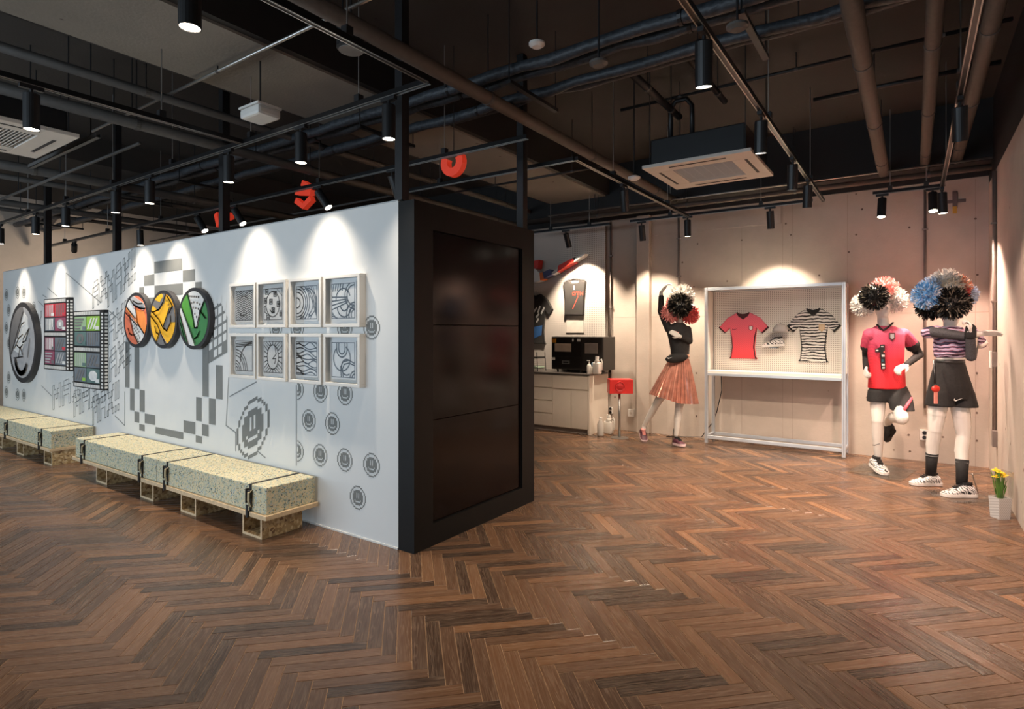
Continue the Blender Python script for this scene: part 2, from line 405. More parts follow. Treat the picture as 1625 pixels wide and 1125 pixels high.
# back wall: pilaster, pegboard, formwork joints
DK = mat('formwork_joint_grey', (0.38, 0.31, 0.26), 0.9)  # plain grey of the thin formwork joint strips
pil0, pil1 = atY(1014, 500, YB).x, atY(1034, 500, YB).x
p0 = atY(968, 500, YB).x
bx('pilaster', WALLC, wb, pil0, pil1, YB - 0.10, YB, 0, 3.22, 0.008)
pb = MB().box(-6.6, p0 - 0.05, YB - 0.07, YB - 0.05, 0.88, 3.16).build('pegboard_panel', PEG, wb); pb['label'] = 'white pegboard behind the worktop'
j = MB()
for z in (1.72,): j.box(p0, XR, YB - 0.002, YB, z - 0.003, z + 0.003)
j.build('formwork_joint', DK, wb)
for px in (1177, 1242, 1258, 1345, 1548):
    x = atY(px, 400, YB).x; MB().box(x - 0.003, x + 0.003, YB - 0.002, YB, 0, 3.2).build('formwork_joint', DK, wb)
for z in (2.62,):
    MB().box(atY(1040, 400, YB).x, atY(1240, 400, YB).x, YB - 0.012, YB, 2.92, 3.22).build('plaster_patch', WALLC, wb)
for px, py in [(1107, 387), (1177, 381), (1247, 355), (1255, 373), (1154, 446), (1101, 455), (1443, 361), (1368, 332), (1548, 347), (1300, 437), (1347, 400), (1551, 436), (1550, 592), (1550, 655), (1550, 699), (1442, 690), (1444, 716), (1038, 656), (1105, 592), (1105, 660)]:
    p = atY(px, py, YB); t = MB()
    t.rings([[Vector((p.x + r * math.cos(q * PI / 5), p.y - d, p.z + r * math.sin(q * PI / 5))) for q in range(10)] for r, d in ((0.012, 0), (0.010, 0.003), (0.006, 0.003))])
    t.build('tie_hole', mat('tie_hole_dark', (0.14, 0.10, 0.08), 0.9), wb)
# ------------------------------------------------------------------ white partition with mural, black end wall
WY = 2.842; WX0, WX1, WH = -11.34, -2.92, 2.402
wp = struct(MB().box(WX0, WX1, WY, WY + 0.12, 0, WH).build('wall_partition', WHITEW, None), 'long white partition wall printed with grey pixel mural')
bx('top_edge', mat('grey_edge_strip', (0.40, 0.42, 0.43), 0.4), wp, WX0, WX1, WY - 0.004, WY + 0.12, WH, WH + 0.008)
bx('skirting_line', WHITE, wp, WX0, WX1, WY - 0.006, WY, 0.0, 0.012)
def wf_(d): return lambda x, z, dd=0: (x, WY - d, z)
MD = 0.0015
def wfn(x, z, d): return (x, WY - d, z)
def wpx(px, py): p = atY(px, py, WY); return (p.x, p.z)
ck = MB()
def zz(x, y): return wpx(190 + x / 3.516, 400 + y / 3.516)
for a, b, c, d in [(193, 55, 350, 100), (137, 130, 193, 183), (352, 103, 420, 160), (195, 188, 352, 237), (110, 197, 137, 250), (137, 257, 195, 330), (422, 168, 458, 215),
                   (460, 232, 495, 300), (30, 500, 55, 757), (83, 430, 110, 765), (58, 760, 83, 885), (112, 768, 140, 893), (83, 888, 110, 953), (140, 900, 198, 965), (110, 958, 140, 1000),
                   (200, 975, 355, 1045), (357, 938, 423, 1018), (427, 808, 458, 945), (498, 815, 535, 965), (460, 958, 497, 1030), (425, 1022, 460, 1068), (462, 480, 497, 808), (537, 630, 575, 822), (497, 300, 530, 480)]:
    p, q = zz(a, b), zz(c, d)
    ck.flat([(p[0], p[1]), (q[0], p[1]), (q[0], q[1]), (p[0], q[1])], wfn, MD)
ck.build('mural_checker', GREYP, wp, fixn=False)
# pixel smiley coins
FACE = []
for j in range(-8, 9):
    for i in range(-8, 9):
        r = math.hypot(i, j)
        on = 7.3 < r < 8.35 and not (abs(abs(i) - abs(j)) < 1) or r < 5.7
        if r < 5.7:
            if i in (-1, 1) and 0 <= j <= 3: on = False
            if j == -3 and abs(i) <= 2 or j == -2 and abs(i) == 3: on = False
        if on: FACE.append((i, j))
def coin(cx, cz, dia, clip=None, shear=0.0):
    u = dia / 17.0; m = MB()
    for i, j in FACE:
        x = cx + i * u; z = cz + j * u + shear * i * u
        if clip and x < clip: continue
        h = u * 0.52
        m.flat([(x - h, z - h - shear * h), (x + h, z - h + shear * h), (x + h, z + h + shear * h), (x - h, z + h - shear * h)], wfn, MD)
    return m.build('mural_smiley', GREYP, wp, fixn=False)
for r_, xs in [(0.29, [-3.335]), (0.547, [-4.06, -3.77, -3.48, -3.19]), (0.804, [-3.91, -3.622]), (1.04, [-4.06, -3.766, -3.477]), (1.30, [-3.335]), (1.53, [-4.348, -4.058, -3.48, -3.188]), (1.815, [-3.335])]:
    for x in xs: coin(x, r_, 0.172, clip=-4.058 if x == -4.06 else None)
for x, z in [(-11.19, 2.055), (-10.69, 2.07), (-10.43, 2.065), (-11.08, 1.82), (-11.19, 1.56), (-11.08, 1.33), (-10.03, 1.83), (-11.08, 0.82), (-11.19, 0.6), (-10.69, 0.59), (-10.43, 0.595)]: coin(x, z, 0.172)
c = wpx(401, 679); coin(c[0], c[1], 0.50, shear=0.42)
ln = MB()
LW = 0.011
def lines(pp, close=False, wd=LW): ln.stroke([wpx(*p) for p in pp], wd, wfn, MD, close)
a, b = wpx(470.5, 612), wpx(470.5, 738); ln.stroke([a, (a[0], b[1])], LW, wfn, MD)
lines([(363, 600), (359, 675), (374, 686), (374, 715)]); lines([(409, 716), (421, 726)]); lines([(365, 629), (407, 606)])
lines([(198, 622), (198, 675), (183, 660)]); lines([(105, 433), (160, 480)]); lines([(105, 433), (105, 468)]); lines([(76, 457), (91, 470), (91, 473)]); lines([(68, 468), (74, 472)]); lines([(61, 478), (69, 486)])
lines([(66, 612), (82, 628)]); lines([(173, 493), (186, 504)])
ln.build('mural_line', LINEP, wp, fixn=False)
# slanted window-block motif right of the green disc
gb = MB()
def gcell(o, ex, ez, sh, i, j, w_, h_):
    x = o[0] + i * ex; z = o[1] + j * ez + sh * i * ex
    return [(x, z), (x + w_, z + sh * w_), (x + w_, z + h_ + sh * w_), (x, z + h_)]
o_ = wpx(331, 577); q_ = wpx(361, 500)
gw = q_[0] - o_[0]; gb.flat([(o_[0], o_[1]), (o_[0] + gw, o_[1] + gw * 0.35), (o_[0] + gw, q_[1] - 0.02), (o_[0] + gw * 0.62, q_[1] + 0.13), (o_[0], q_[1] + 0.02)], wfn, MD)
gb.build('mural_block', GREYP, wp, fixn=False)
gl = MB()
for i in range(4):
    for jj in range(6):
        if (i, jj) in ((3, 5), (3, 0), (0, 0)): continue
        gl.flat(gcell((o_[0] + 0.015, o_[1] + 0.03), gw / 4.1, 0.092, 0.35, i, jj, gw / 4.1 - 0.022, 0.066), wfn, MD * 1.6)
gl.build('mural_block_pane', WHITEW, wp, fixn=False)
# outlined slanted pixel lettering
GLY = {'M': ['X...X', 'XX.XX', 'X.X.X', 'X...X', 'X...X'], 'A': ['.XXX.', 'X...X', 'XXXXX', 'X...X', 'X...X'], 'X': ['X...X', '.X.X.', '..X..', '.X.X.', 'X...X'], '!': ['X', 'X', 'X', '.', 'X'],
       'R': ['XXXX.', 'X...X', 'XXXX.', 'X..X.', 'X...X'], 'I': ['X', 'X', 'X', 'X', 'X']}
def word(txt, x, z, u, uz, sh):
    m = MB(); cx = 0
    for ch in txt:
        g = GLY[ch]; cells = {(cx + i, 4 - j) for j, row in enumerate(g) for i, c_ in enumerate(row) if c_ == 'X'}
        P = lambda i, j: (x + i * u, z + j * uz + sh * i * u)
        for i, j in cells:
            for di, dj, e in ((-1, 0, ((0, 0), (0, 1))), (1, 0, ((1, 0), (1, 1))), (0, -1, ((0, 0), (1, 0))), (0, 1, ((0, 1), (1, 1)))):
                if (i + di, j + dj) not in cells:
                    m.stroke([P(i + e[0][0], j + e[0][1]), P(i + e[1][0], j + e[1][1])], 0.0095, wfn, MD)
        cx += len(g[0]) + 1
    o = m.build('mural_lettering', LINEP, wp, fixn=False)
def wordpx(txt, pl, pr, u_rows=0.062):
    a, b = wpx(*pl), wpx(*pr); n = sum(len(GLY[c][0]) + 1 for c in txt) - 1
    word(txt, a[0], a[1], (b[0] - a[0]) / n, u_rows, (b[1] - a[1]) / (b[0] - a[0]))
wordpx('MAX!!', (171, 488), (215, 443), 0.072)
wordpx('AX!!', (172, 548), (205, 520), 0.066)
wordpx('AX!!', (174, 607), (208, 572), 0.070)
wordpx('MAX!!', (147, 675), (189, 650), 0.066)
wordpx('MAX!!', (84, 650), (140, 628), 0.062)
wordpx('MAX!!', (117, 662), (168, 634), 0.058)
wordpx('MAX', (48, 560), (66, 540), 0.080)
wordpx('AX', (147, 490), (170, 472), 0.060)
# black end wall with three stacked gloss screens
EX = -2.77; EY1 = 4.345
sc0, sc1, sz0, sz1 = 3.03, 4.16, 0.155, 2.215
eb_ = MB().box(WX1, EX, WY, sc0, 0, 2.395).box(WX1, EX, sc1, EY1, 0, 2.395).box(WX1, EX, sc0, sc1, 0, sz0).box(WX1, EX, sc0, sc1, sz1, 2.395)
ew = struct(eb_.build('wall_end', SATIN, None), 'black laminate end wall framing the tall dark screens')
bx('backing', BLACKB, ew, WX1, EX - 0.06, sc0, sc1, sz0, sz1)
struct(MB().box(WX0, WX1, EY1 - 0.12, EY1, 0, 2.395).build('wall_booth_rear', SATIN, None), 'black rear wall of the booth behind the partition')
vw = thing('video_wall', 'tall black glass video wall of three stacked screens in black frame', 'screen', (EX - 0.03, (sc0 + sc1) / 2, sz0))
for a, b in [(sz0 + 0.004, 0.873), (0.878, 1.548), (1.553, sz1 - 0.004)]:
    bx('screen_panel', SCREEN, vw, EX - 0.055, EX - 0.022, sc0 + 0.005, sc1 - 0.005, a, b, 0.002)
# posts that rise from the partition to the lighting grid
for i, px in enumerate((637, 355, 185, 75)):
    x = atY(px, 300, WY + 0.05).x
    t = thing('steel_post', 'black square steel post on the white partition, %s from the black end wall' % ORD[i], 'post', (x, WY + 0.06, WH), 'posts on the partition')
    bx('shaft', BLK, t, x - 0.035, x + 0.035, WY + 0.02, WY + 0.09, WH + 0.008, ZS - 0.002, 0.003)
    bx('foot_plate', BLK, t, x - 0.05, x + 0.05, WY + 0.005, WY + 0.11, WH + 0.008, WH + 0.016)
t = thing('steel_post', 'black square steel post on the far corner of the black booth', 'post', (-2.86, EY1 - 0.06, 2.395), 'posts on the partition')
bx('shaft', BLK, t, -2.89, -2.82, EY1 - 0.1, EY1 - 0.03, 2.396, ZS - 0.002, 0.003)
bx('foot_plate', BLK, t, -2.905, -2.805, EY1 - 0.115, EY1 - 0.015, 2.396, 2.404)
# ------------------------------------------------------------------ foam benches
FY0, FY1, BZ0, BZ1, FZ1 = 2.405, 2.825, 0.158, 0.190, 0.385
BUCK = mat('black_webbing', (0.015, 0.014, 0.014), 0.6); TAN = mat('tan_webbing', (0.36, 0.29, 0.17), 0.75)
def bench(label, x0, x1, seams, legs, straps):
    t = thing('foam_bench', label, 'bench', ((x0 + x1) / 2, 2.62, 0), 'strapped foam benches along the partition')
    bo = bx('board', OSBE, t, x0 - 0.03, x1 + 0.02, FY0 - 0.02, FY1, BZ0, BZ1, 0.002)
    e = [x0] + seams + [x1]
    for a, b in zip(e, e[1:]): bx('foam_block', FOAM, t, a + 0.003, b - 0.003, FY0, FY1 - 0.01, BZ1, FZ1, 0.007)
    for lx in legs:
        m = MB(); wd = 0.25; th = 0.018
        m.box(lx, lx + wd, 2.415, 2.75, 0.0, th).box(lx, lx + wd, 2.415, 2.75, BZ0 - th, BZ0).box(lx, lx + th, 2.415, 2.75, th, BZ0 - th).box(lx + wd - th, lx + wd, 2.415, 2.75, th, BZ0 - th)
        lg = m.build('leg', OSB, t)
        f = MB(); yy = 2.4135
        f.box(lx, lx + wd, yy, 2.415, 0, th).box(lx, lx + wd, yy, 2.415, BZ0 - th, BZ0).box(lx, lx + th, yy, 2.415, th, BZ0 - th).box(lx + wd - th, lx + wd, yy, 2.415, th, BZ0 - th)
        f.build('board_edge', OSBE, lg)
    for sx in straps:
        m = MB(); h = 0.013
        m.box(sx - h, sx + h, FY0 - 0.003, FY1 - 0.008, FZ1 - 0.001, FZ1 + 0.003).box(sx - h, sx + h, FY0 - 0.004, FY0, BZ0 - 0.004, FZ1 + 0.003).box(sx - h, sx + h, FY0 - 0.022, FY1 - 0.002, BZ0 - 0.004, BZ0).box(sx - h, sx + h, FY0 - 0.024, FY0 - 0.02, BZ0 - 0.004, BZ1 + 0.003)
        st = m.build('strap', BUCK, t)
        bk = MB().box(sx - 0.022, sx + 0.022, FY0 - 0.022, FY0 - 0.004, 0.285, 0.345).box(sx - 0.026, sx - 0.016, FY0 - 0.03, FY0 - 0.004, 0.25, 0.355).build('buckle', BUCK, st, bevel=0.003)
        tl = MB()
        path = [(0.0, 0.345), (0.018, 0.33), (0.020, 0.27), (0.006, 0.225)]
        for (a, za), (b, zb) in zip(path, path[1:]):
            tl.add([(sx + 0.004, FY0 - 0.012 - a, za), (sx + 0.03, FY0 - 0.012 - a, za), (sx + 0.03, FY0 - 0.012 - b, zb), (sx + 0.004, FY0 - 0.012 - b, zb),
                    (sx + 0.004, FY0 - 0.008 - a, za), (sx + 0.03, FY0 - 0.008 - a, za), (sx + 0.03, FY0 - 0.008 - b, zb), (sx + 0.004, FY0 - 0.008 - b, zb)],
                   [(0, 1, 2, 3), (7, 6, 5, 4), (0, 3, 7, 4), (1, 5, 6, 2), (0, 4, 5, 1), (3, 2, 6, 7)])
        tl.build('strap_tail', TAN, st)
        MB().box(sx - 0.012, sx + 0.012, FY0 - 0.034, FY0 - 0.026, 0.15, 0.24).build('strap_end', BUCK, st)
xf = lambda px: atY(px, 700, FY0).x
xl = lambda px: atY(px, 700, 2.415).x
bench('long strapped foam bench nearest the black end wall', -7.25, -3.79, [xf(248)], [xl(153), xl(223), xl(287), xl(385)], [xf(134), xf(226), xf(266), xf(398)])
bench('strapped foam bench farther left under the film strip panels', -12.2, xf(81), [xf(-6)], [xl(-6), xl(27), xl(70)], [xf(12), xf(66), -11.9])
# ------------------------------------------------------------------ art on the partition
def clip_circle(poly, r, n=40):
    out = [Vector(p) for p in poly]
    for k in range(n):
        a = 2 * PI * k / n; nx, ny = math.cos(a), math.sin(a); inp, out = out, []
        for i in range(len(inp)):
            p, q = inp[i], inp[(i + 1) % len(inp)]; dp = p.x * nx + p.y * ny - r; dq = q.x * nx + q.y * ny - r
            if dp <= 0: out.append(p)
            if dp * dq < 0: out.append(p + (q - p) * (dp / (dp - dq)))
        if not out: return []
    return [(p.x, p.y) for p in out]
def clip_stroke(pts, r):
    return [p for p in pts if math.hypot(*p) <= r]
def disc(label, cx, cz, rad, base, shapes, strokes, dots=(), depth=0.05, lw=0.05):
    t = thing('art_disc', label, 'wall art', (cx, WY, cz), 'round sneaker art discs')
    fn = lambda a, b, d: (cx + a * rad, WY - d, cz + b * rad)
    circ = lambda r, n=56: [(r * math.cos(2 * PI * k / n), r * math.sin(2 * PI * k / n)) for k in range(n)]
    rim = mat('disc_charcoal_rim', (0.028, 0.027, 0.03), 0.5)
    MB().prism(circ(1.0), fn, 0.0, depth).build('rim', rim, t)
    MB().prism(circ(0.88), fn, depth, depth + 0.002).build('face', base, t)
    for k, (poly, m) in enumerate(shapes):
        pc = clip_circle(poly, 0.88)
        if len(pc) > 2: MB().prism(pc, fn, depth + 0.002, depth + 0.0035 + 0.0006 * k).build('colour_patch', m, t)
    ms = MB()
    for s_ in strokes:
        s2 = clip_stroke(s_, 0.9)
        if len(s2) > 1: ms.stroke(s2, lw, fn, depth + 0.0115)
    if strokes: ms.build('outline', rim, t, fixn=False)
    if dots:
        md = MB()
        for a, b in dots: md.flat([(a + 0.03 * math.cos(q), b + 0.04 * math.sin(q)) for q in [k * PI / 4 for k in range(8)]], fn, depth + 0.012)
        md.build('print_dots', rim, t, fixn=False)
    return t
def seg(a, b, n=24): return [(a[0] + (b[0] - a[0]) * k / n, a[1] + (b[1] - a[1]) * k / n) for k in range(n + 1)]
def poly(ps): return [q for a, b in zip(ps, ps[1:]) for q in seg(a, b, 14)]
OR1 = mat('print_coral', (0.72, 0.17, 0.085), 0.5); OR2 = mat('print_orange', (0.90, 0.28, 0.06), 0.5); PW_ = mat('print_white', (0.74, 0.74, 0.72), 0.5); PGY = mat('print_grey', (0.17, 0.165, 0.165), 0.5)
PLG = mat('print_light_grey', (0.42, 0.42, 0.43), 0.5); YE = mat('print_yellow', (0.90, 0.47, 0.02), 0.5); GR1 = mat('print_green', (0.055, 0.25, 0.075), 0.5); GR2 = mat('print_leaf_green', (0.10, 0.36, 0.05), 0.5)
disc('round art disc with orange and white sneaker print', -6.79, 1.625, 0.292, OR1,
     [([(-.9, .45), (-.55, .75), (.1, -.05), (.0, .3), (.1, .25), (.25, -.2), (-.2, .1)], OR2), ([(-.85, .6), (-.5, 1), (.05, .25), (.0, .0)], PW_), ([(-.4, .15), (.35, -.25), (1, -.6), (.6, -1), (.3, -1), (-.1, -.5)], PW_), ([(-.5, 1), (.9, .5), (.6, .35), (0, .5), (-.5, .85)], PLG), ([(.05, .4), (.7, .3), (.9, -.3), (.75, -.5), (.25, -.1)], OR2)],
     [poly([(-.85, .6), (.05, .05)]), poly([(-.9, .35), (.2, -.2)]), poly([(-.45, .2), (-.1, -.5), (.35, -.9)]), poly([(.05, .45), (.25, -.15), (.8, -.55)]), poly([(-.5, .85), (-.1, .55), (.4, .42), (.8, .4)]), poly([(-.55, -.3), (-.4, -.5), (-.2, -.55)]), poly([(-.15, .7), (.25, .58), (.6, .58)])],
     [(-.2 + .11 * k + .05 * j_, .0 - .085 * k - .22 * j_) for j_ in range(3) for k in range(6)])
disc('round art disc with yellow and grey sneaker print', -6.19, 1.625, 0.292, YE,
     [([(-.9, .6), (-.3, .3), (.1, .55), (.3, .95), (-.2, 1), (-.6, 1)], PGY), ([(-.55, .68), (-.2, .6), (.05, .8), (-.2, 1), (-.5, .9)], YE), ([(.05, -.25), (.5, .35), (.9, .5), (.9, -.1), (.55, -.1), (.3, -.35)], PGY), ([(-.15, -.45), (-.55, -1), (.55, -1), (.35, -.85)], PGY)],
     [poly([(-.85, .15), (-.3, -.2), (.3, -.9)]), poly([(-.85, .35), (-.2, .0), (.1, -.3), (.35, -.4), (.6, -.15), (.62, .1)]), poly([(.55, .4), (.1, -.25)]), poly([(-.65, .25), (-.2, .35), (.1, .6), (.3, .9)]), poly([(-.15, -.45), (-.5, -.9)]), poly([(-.5, -.25), (-.4, -.45), (-.25, -.5)]), poly([(.35, .8), (.75, .45), (.5, .2)])], [(.35, .62), (.48, .48)])
disc('round art disc with green and white sneaker print', -5.585, 1.625, 0.292, GR1,
     [([(-.9, .3), (-.45, .85), (-.2, .3), (.1, -.3), (-.1, -.3), (-.5, .0), (-.8, .3)], GR2), ([(-.35, .85), (.1, 1), (.7, .6), (.45, .2), (.25, -.28), (.12, -.28), (-.1, .3)], PW_), ([(-1, .35), (-.75, .35), (.15, -1), (-.25, -1)], PW_)],
     [poly([(-.35, .88), (-.05, .25), (.12, -.3), (.25, -.3), (.45, .2), (.75, .6)]), poly([(-.85, .2), (-.25, -.9)]), poly([(-.75, .42), (.2, -.88)]), poly([(.45, .25), (.8, .0)]), poly([(.12, -.65), (.3, -.58), (.42, -.42)]), poly([(-.8, -.1), (-.5, -.7)])],
     [(-.15 + .13 * k, .72 - .01 * k) for k in range(5)] + [(-.05, .5), (.1, .52), (.28, .5), (.45, .45), (.05, .35), (.22, .33), (.36, .3), (.15, .15), (.25, .05)])
t = disc('large round art disc with black and white sneaker print', -10.28, 1.35, 0.565, PLG,
     [([(-1, -.2), (-1, 1), (0, 1), (.15, .75), (-.75, -.3)], PGY), ([(-.2, .3), (.15, .75), (.4, .6), (.5, .3), (-.1, -.3), (-.6, -.2)], PW_)],
     [poly([(-.75, -.3), (.12, .75)]), poly([(.15, .1), (.55, .35), (.3, .05), (.1, .0), (.15, .1)]), poly([(-.5, -.15), (-.2, .1), (.1, .2)]), poly([(-.4, -.05), (-.1, -.15), (.1, -.05)]), poly([(-.3, .1), (0, .45), (.2, .5)]), poly([(-.2, -.35), (-.1, -.1), (.1, -.3)]), poly([(.45, -.35), (.6, .1)]), poly([(-.55, -.4), (.1, -.35)])], depth=0.06, lw=0.03)
cx, cz = -10.28, 1.35
MB().stroke([(cx + .25 * math.cos(a), cz - .18 + .25 * math.sin(a)) for a in [R(200 + 14 * k) for k in range(10)]], 0.07, wfn, 0.075).build('smile_stroke', mat('disc_charcoal_rim', (0, 0, 0)), t, fixn=False)
# film strip panels
def film(label, x0, x1, z0, z1, cols, seed, plan):
    rnd = random.Random(seed); D = 0.05
    t = thing('film_strip_panel', label, 'wall art', ((x0 + x1) / 2, WY, z0), 'film strip art panels')
    fk = mat('film_black', (0.012, 0.012, 0.013), 0.5)
    bx('panel', fk, t, x0, x1, WY - D, WY, z0, z1)
    W_, H_ = x1 - x0, z1 - z0
    fl = MB()
    nh = 26
    for zc in (0.035, 0.5, 0.965):
        for k in range(nh):
            a = x0 + W_ * (0.03 + 0.86 * k / nh); fl.box(a, a + W_ * 0.86 / nh * 0.62, WY - D - 0.002, WY - D, z0 + H_ * zc - 0.02, z0 + H_ * zc + 0.02)
    for k in range(22):
        a = z0 + H_ * (0.02 + 0.96 * k / 22); fl.box(x1 - 0.06, x1 - 0.012, WY - D - 0.002, WY - D, a, a + H_ * 0.026)
        fl.box(x1, x1 + 0.002, WY - D * 0.75, WY - D * 0.2, a, a + H_ * 0.026)
    fl.build('perforation', PW_, t)['kind'] = 'stuff'
    ci = 0
    gx = [x0 + W_ * 0.05, x0 + W_ * 0.46, x0 + W_ * 0.90]; gz = [z0 + H_ * 0.07, z0 + H_ * 0.265, z0 + H_ * 0.46, z0 + H_ * 0.54, z0 + H_ * 0.735, z0 + H_ * 0.93]
    for r_ in (0, 1, 3, 4):
        for c_ in (0, 1):
            a, b, e, f = gx[c_] + 0.006, gx[c_ + 1] - 0.012, gz[r_] + 0.006, gz[r_ + 1] - 0.006
            ci += 1; fr = bx('frame_picture', cols[plan[ci - 1]], t, a, b, WY - D - 0.003, WY - D, e, f)
            m1, m2, kk = MB(), MB(), rnd.randint(0, 3)
            y_ = WY - D - 0.005
            if kk == 0:
                for q in range(5): m1.box(a + (b - a) * (0.1 + 0.17 * q), a + (b - a) * (0.18 + 0.17 * q), y_, y_ + 0.002, e + 0.01, f - 0.01)
            elif kk == 1:
                for q in range(4): m1.box(a + 0.01, a + (b - a) * (0.5 + 0.1 * q), y_, y_ + 0.002, e + (f - e) * (0.1 + 0.22 * q), e + (f - e) * (0.22 + 0.22 * q))
            elif kk == 2:
                m1.prism([(a + (b - a) * (.5 + .32 * math.cos(q)), e + (f - e) * (.5 + .36 * math.sin(q))) for q in [k * PI / 8 for k in range(16)]], lambda x, z, d: (x, d, z), y_, y_ + 0.002)
                m2.box(a + (b - a) * .4, a + (b - a) * .6, y_ - 0.002, y_, e + (f - e) * .35, e + (f - e) * .65)
            else:
                for q in range(3):
                    o = (b - a) * 0.22 * q
                    m1.prism([(a + 0.02 + o, e + 0.02), (a + 0.06 + o, e + 0.02), (a + 0.16 + o, f - 0.02), (a + 0.12 + o, f - 0.02)], lambda x, z, d: (x, d, z), y_, y_ + 0.002)
            m2.box(b - (b - a) * .3, b - 0.01, y_ - 0.001, y_ + 0.001, e + 0.012, e + (f - e) * .3)
            m1.build('print_shape', rnd.choice([PW_, PLG, PGY]), fr); m2.build('print_block', rnd.choice([PGY, PW_] + cols), fr)
FR_ = [mat('film_red', (0.62, 0.045, 0.07), 0.5), mat('film_plum', (0.30, 0.075, 0.13), 0.5), PLG, mat('film_slate', (0.16, 0.19, 0.22), 0.5)]
FG_ = [mat('film_green', (0.30, 0.55, 0.08), 0.5), mat('film_slate', (0, 0, 0)), mat('film_teal', (0.11, 0.19, 0.18), 0.5), mat('film_mint', (0.32, 0.47, 0.28), 0.5)]
film('film strip art panel with red and plum picture cells', -9.47, -8.62, 1.01, 1.93, FR_, 4, [1, 3, 1, 3, 3, 1, 0, 0])
film('film strip art panel with green picture cells', -8.48, -7.60, 0.83, 1.752, FG_, 9, [1, 2, 3, 1, 2, 1, 3, 0])
# eight white shadow-box frames with black line prints
def arc(cx, cy, r, a0, a1, n=22, ry=None): return [(cx + r * math.cos(R(a0 + (a1 - a0) * k / n)), cy + (ry or r) * math.sin(R(a0 + (a1 - a0) * k / n))) for k in range(n + 1)]
def zig(y, amp, n, x0=0.0, x1=1.0, ph=0): return [(x0 + (x1 - x0) * k / n, y + (amp if (k + ph) % 2 else -amp)) for k in range(n + 1)]
def wav(y, amp, f, ph, sl=0.0): return [(k / 30, y + amp * math.sin(f * k / 30 * 2 * PI + ph) + sl * k / 30) for k in range(31)]
def sq(cx, cy, r): return [(cx - r, cy - r), (cx + r, cy - r), (cx + r, cy + r), (cx - r, cy + r), (cx - r, cy - r)]
PRN = [
    ([zig(0.03 + 0.075 * k, 0.035, 6) for k in range(14)] + [arc(.5, .68, .2, 0, 180, ry=.14), arc(.45, .28, .2, 180, 360, ry=.12)], 'wavy zigzag line print'),
    ([arc(.5, .5, .36, 0, 360, ry=.4)] + [sq(*q, r_) for q in ((.18, .9), (.62, .82), (.1, .62), (.4, .58), (.8, .5), (.52, .3), (.25, .08), (.95, .2)) for r_ in (.075, .025)] + [arc(.5, .4, .16, 200, 300), [(.0, .4), (.1, .45), (.08, .25), (.2, .2)], [(.7, 1), (1, .75)]], 'line print of a circle with small squares'),
    ([arc(.05, .5, r_, -90, 90) for r_ in (.15, .32, .42, .5, .6)] + [arc(.55, .5, .42, -80, 110), arc(.4, .5, .42, -60, 80)] + [[(.5 + .1 * k, 1), (.75 + .08 * k, .6), (.98, .1 + .05 * k)] for k in range(4)] + [[(.2 + .12 * k, 0), (.3 + .12 * k, .15)] for k in range(5)], 'line print of nested half circles'),
    ([arc(.95, .65, r_, 90, 270) for r_ in (.28, .37)] + [arc(.5, .55, .3, 20, 180), arc(.55, .35, .3, 190, 350), arc(.55, .38, .16, 190, 350)] + [[(0, .62 - .12 * k), (.68, .60 - .05 * k)] for k in range(4)] + [[(.1 + .1 * k, 1), (.06 + .1 * k, .8)] for k in range(5)] + [[(0, .2 - .06 * k), (.2 + .05 * k, 0)] for k in range(3)] + [arc(1, .1, r_, 90, 200) for r_ in (.15, .25, .35)], 'line print of a sun with rays'),
    ([arc(0, 0, r_, 0, 90) for r_ in (.15, .24, .33, .5, .6, .7)] + [arc(.9, .3, .6, 90, 180), arc(1, .2, .75, 95, 165)] + [[(.0, .8 + .05 * k), (1, .86 + .05 * k)] for k in range(3)], 'line print of quarter-circle arcs'),
    ([arc(.5, .5, .3, 0, 360, ry=.38), [(.6, .85), (.68, .6), (.5, .45), (.66, .45), (.6, .3)]] + [[(.5 + .32 * math.cos(a), .5 + .4 * math.sin(a)), (.5 + .75 * math.cos(a), .5 + .75 * math.sin(a))] for a in [R(15 * k) for k in range(24)]], 'line print of a face profile with rays'),
    ([wav(.05 + .085 * k, .03 + .02 * (k % 3), 1.1 + .3 * (k % 2), k * 1.3, -.12) for k in range(13)], 'line print of wavy animal stripes'),
    ([arc(.45, .55, .36, 130, 420, ry=.36), arc(.45, .8, .13, 180, 360), arc(.45, .8, .22, 180, 360), [(.32, 1), (.32, .8)], [(.58, 1), (.58, .8)], [(.23, 1), (.23, .8)], [(.67, 1), (.67, .8)], arc(.65, .3, .22, 60, 300), [(1, .42), (.75, .5), (.5, .45), (.4, .3), (.42, 0)], [(1, .36), (.75, .42), (.55, .38), (.48, .25), (.5, 0)], arc(1, 0, .12, 90, 180), arc(1, 0, .2, 90, 180)], 'line print of looping bends'),
]
FX = [-4.96, -4.535, -4.09, -3.655]; FZ = [1.535, 1.10]; FW, FH, FD = 0.405, 0.385, 0.058
FRW = mat('white_frame_wood', (0.74, 0.71, 0.66), 0.5, var=0.02); INK = mat('black_ink', (0.012, 0.012, 0.012), 0.6)
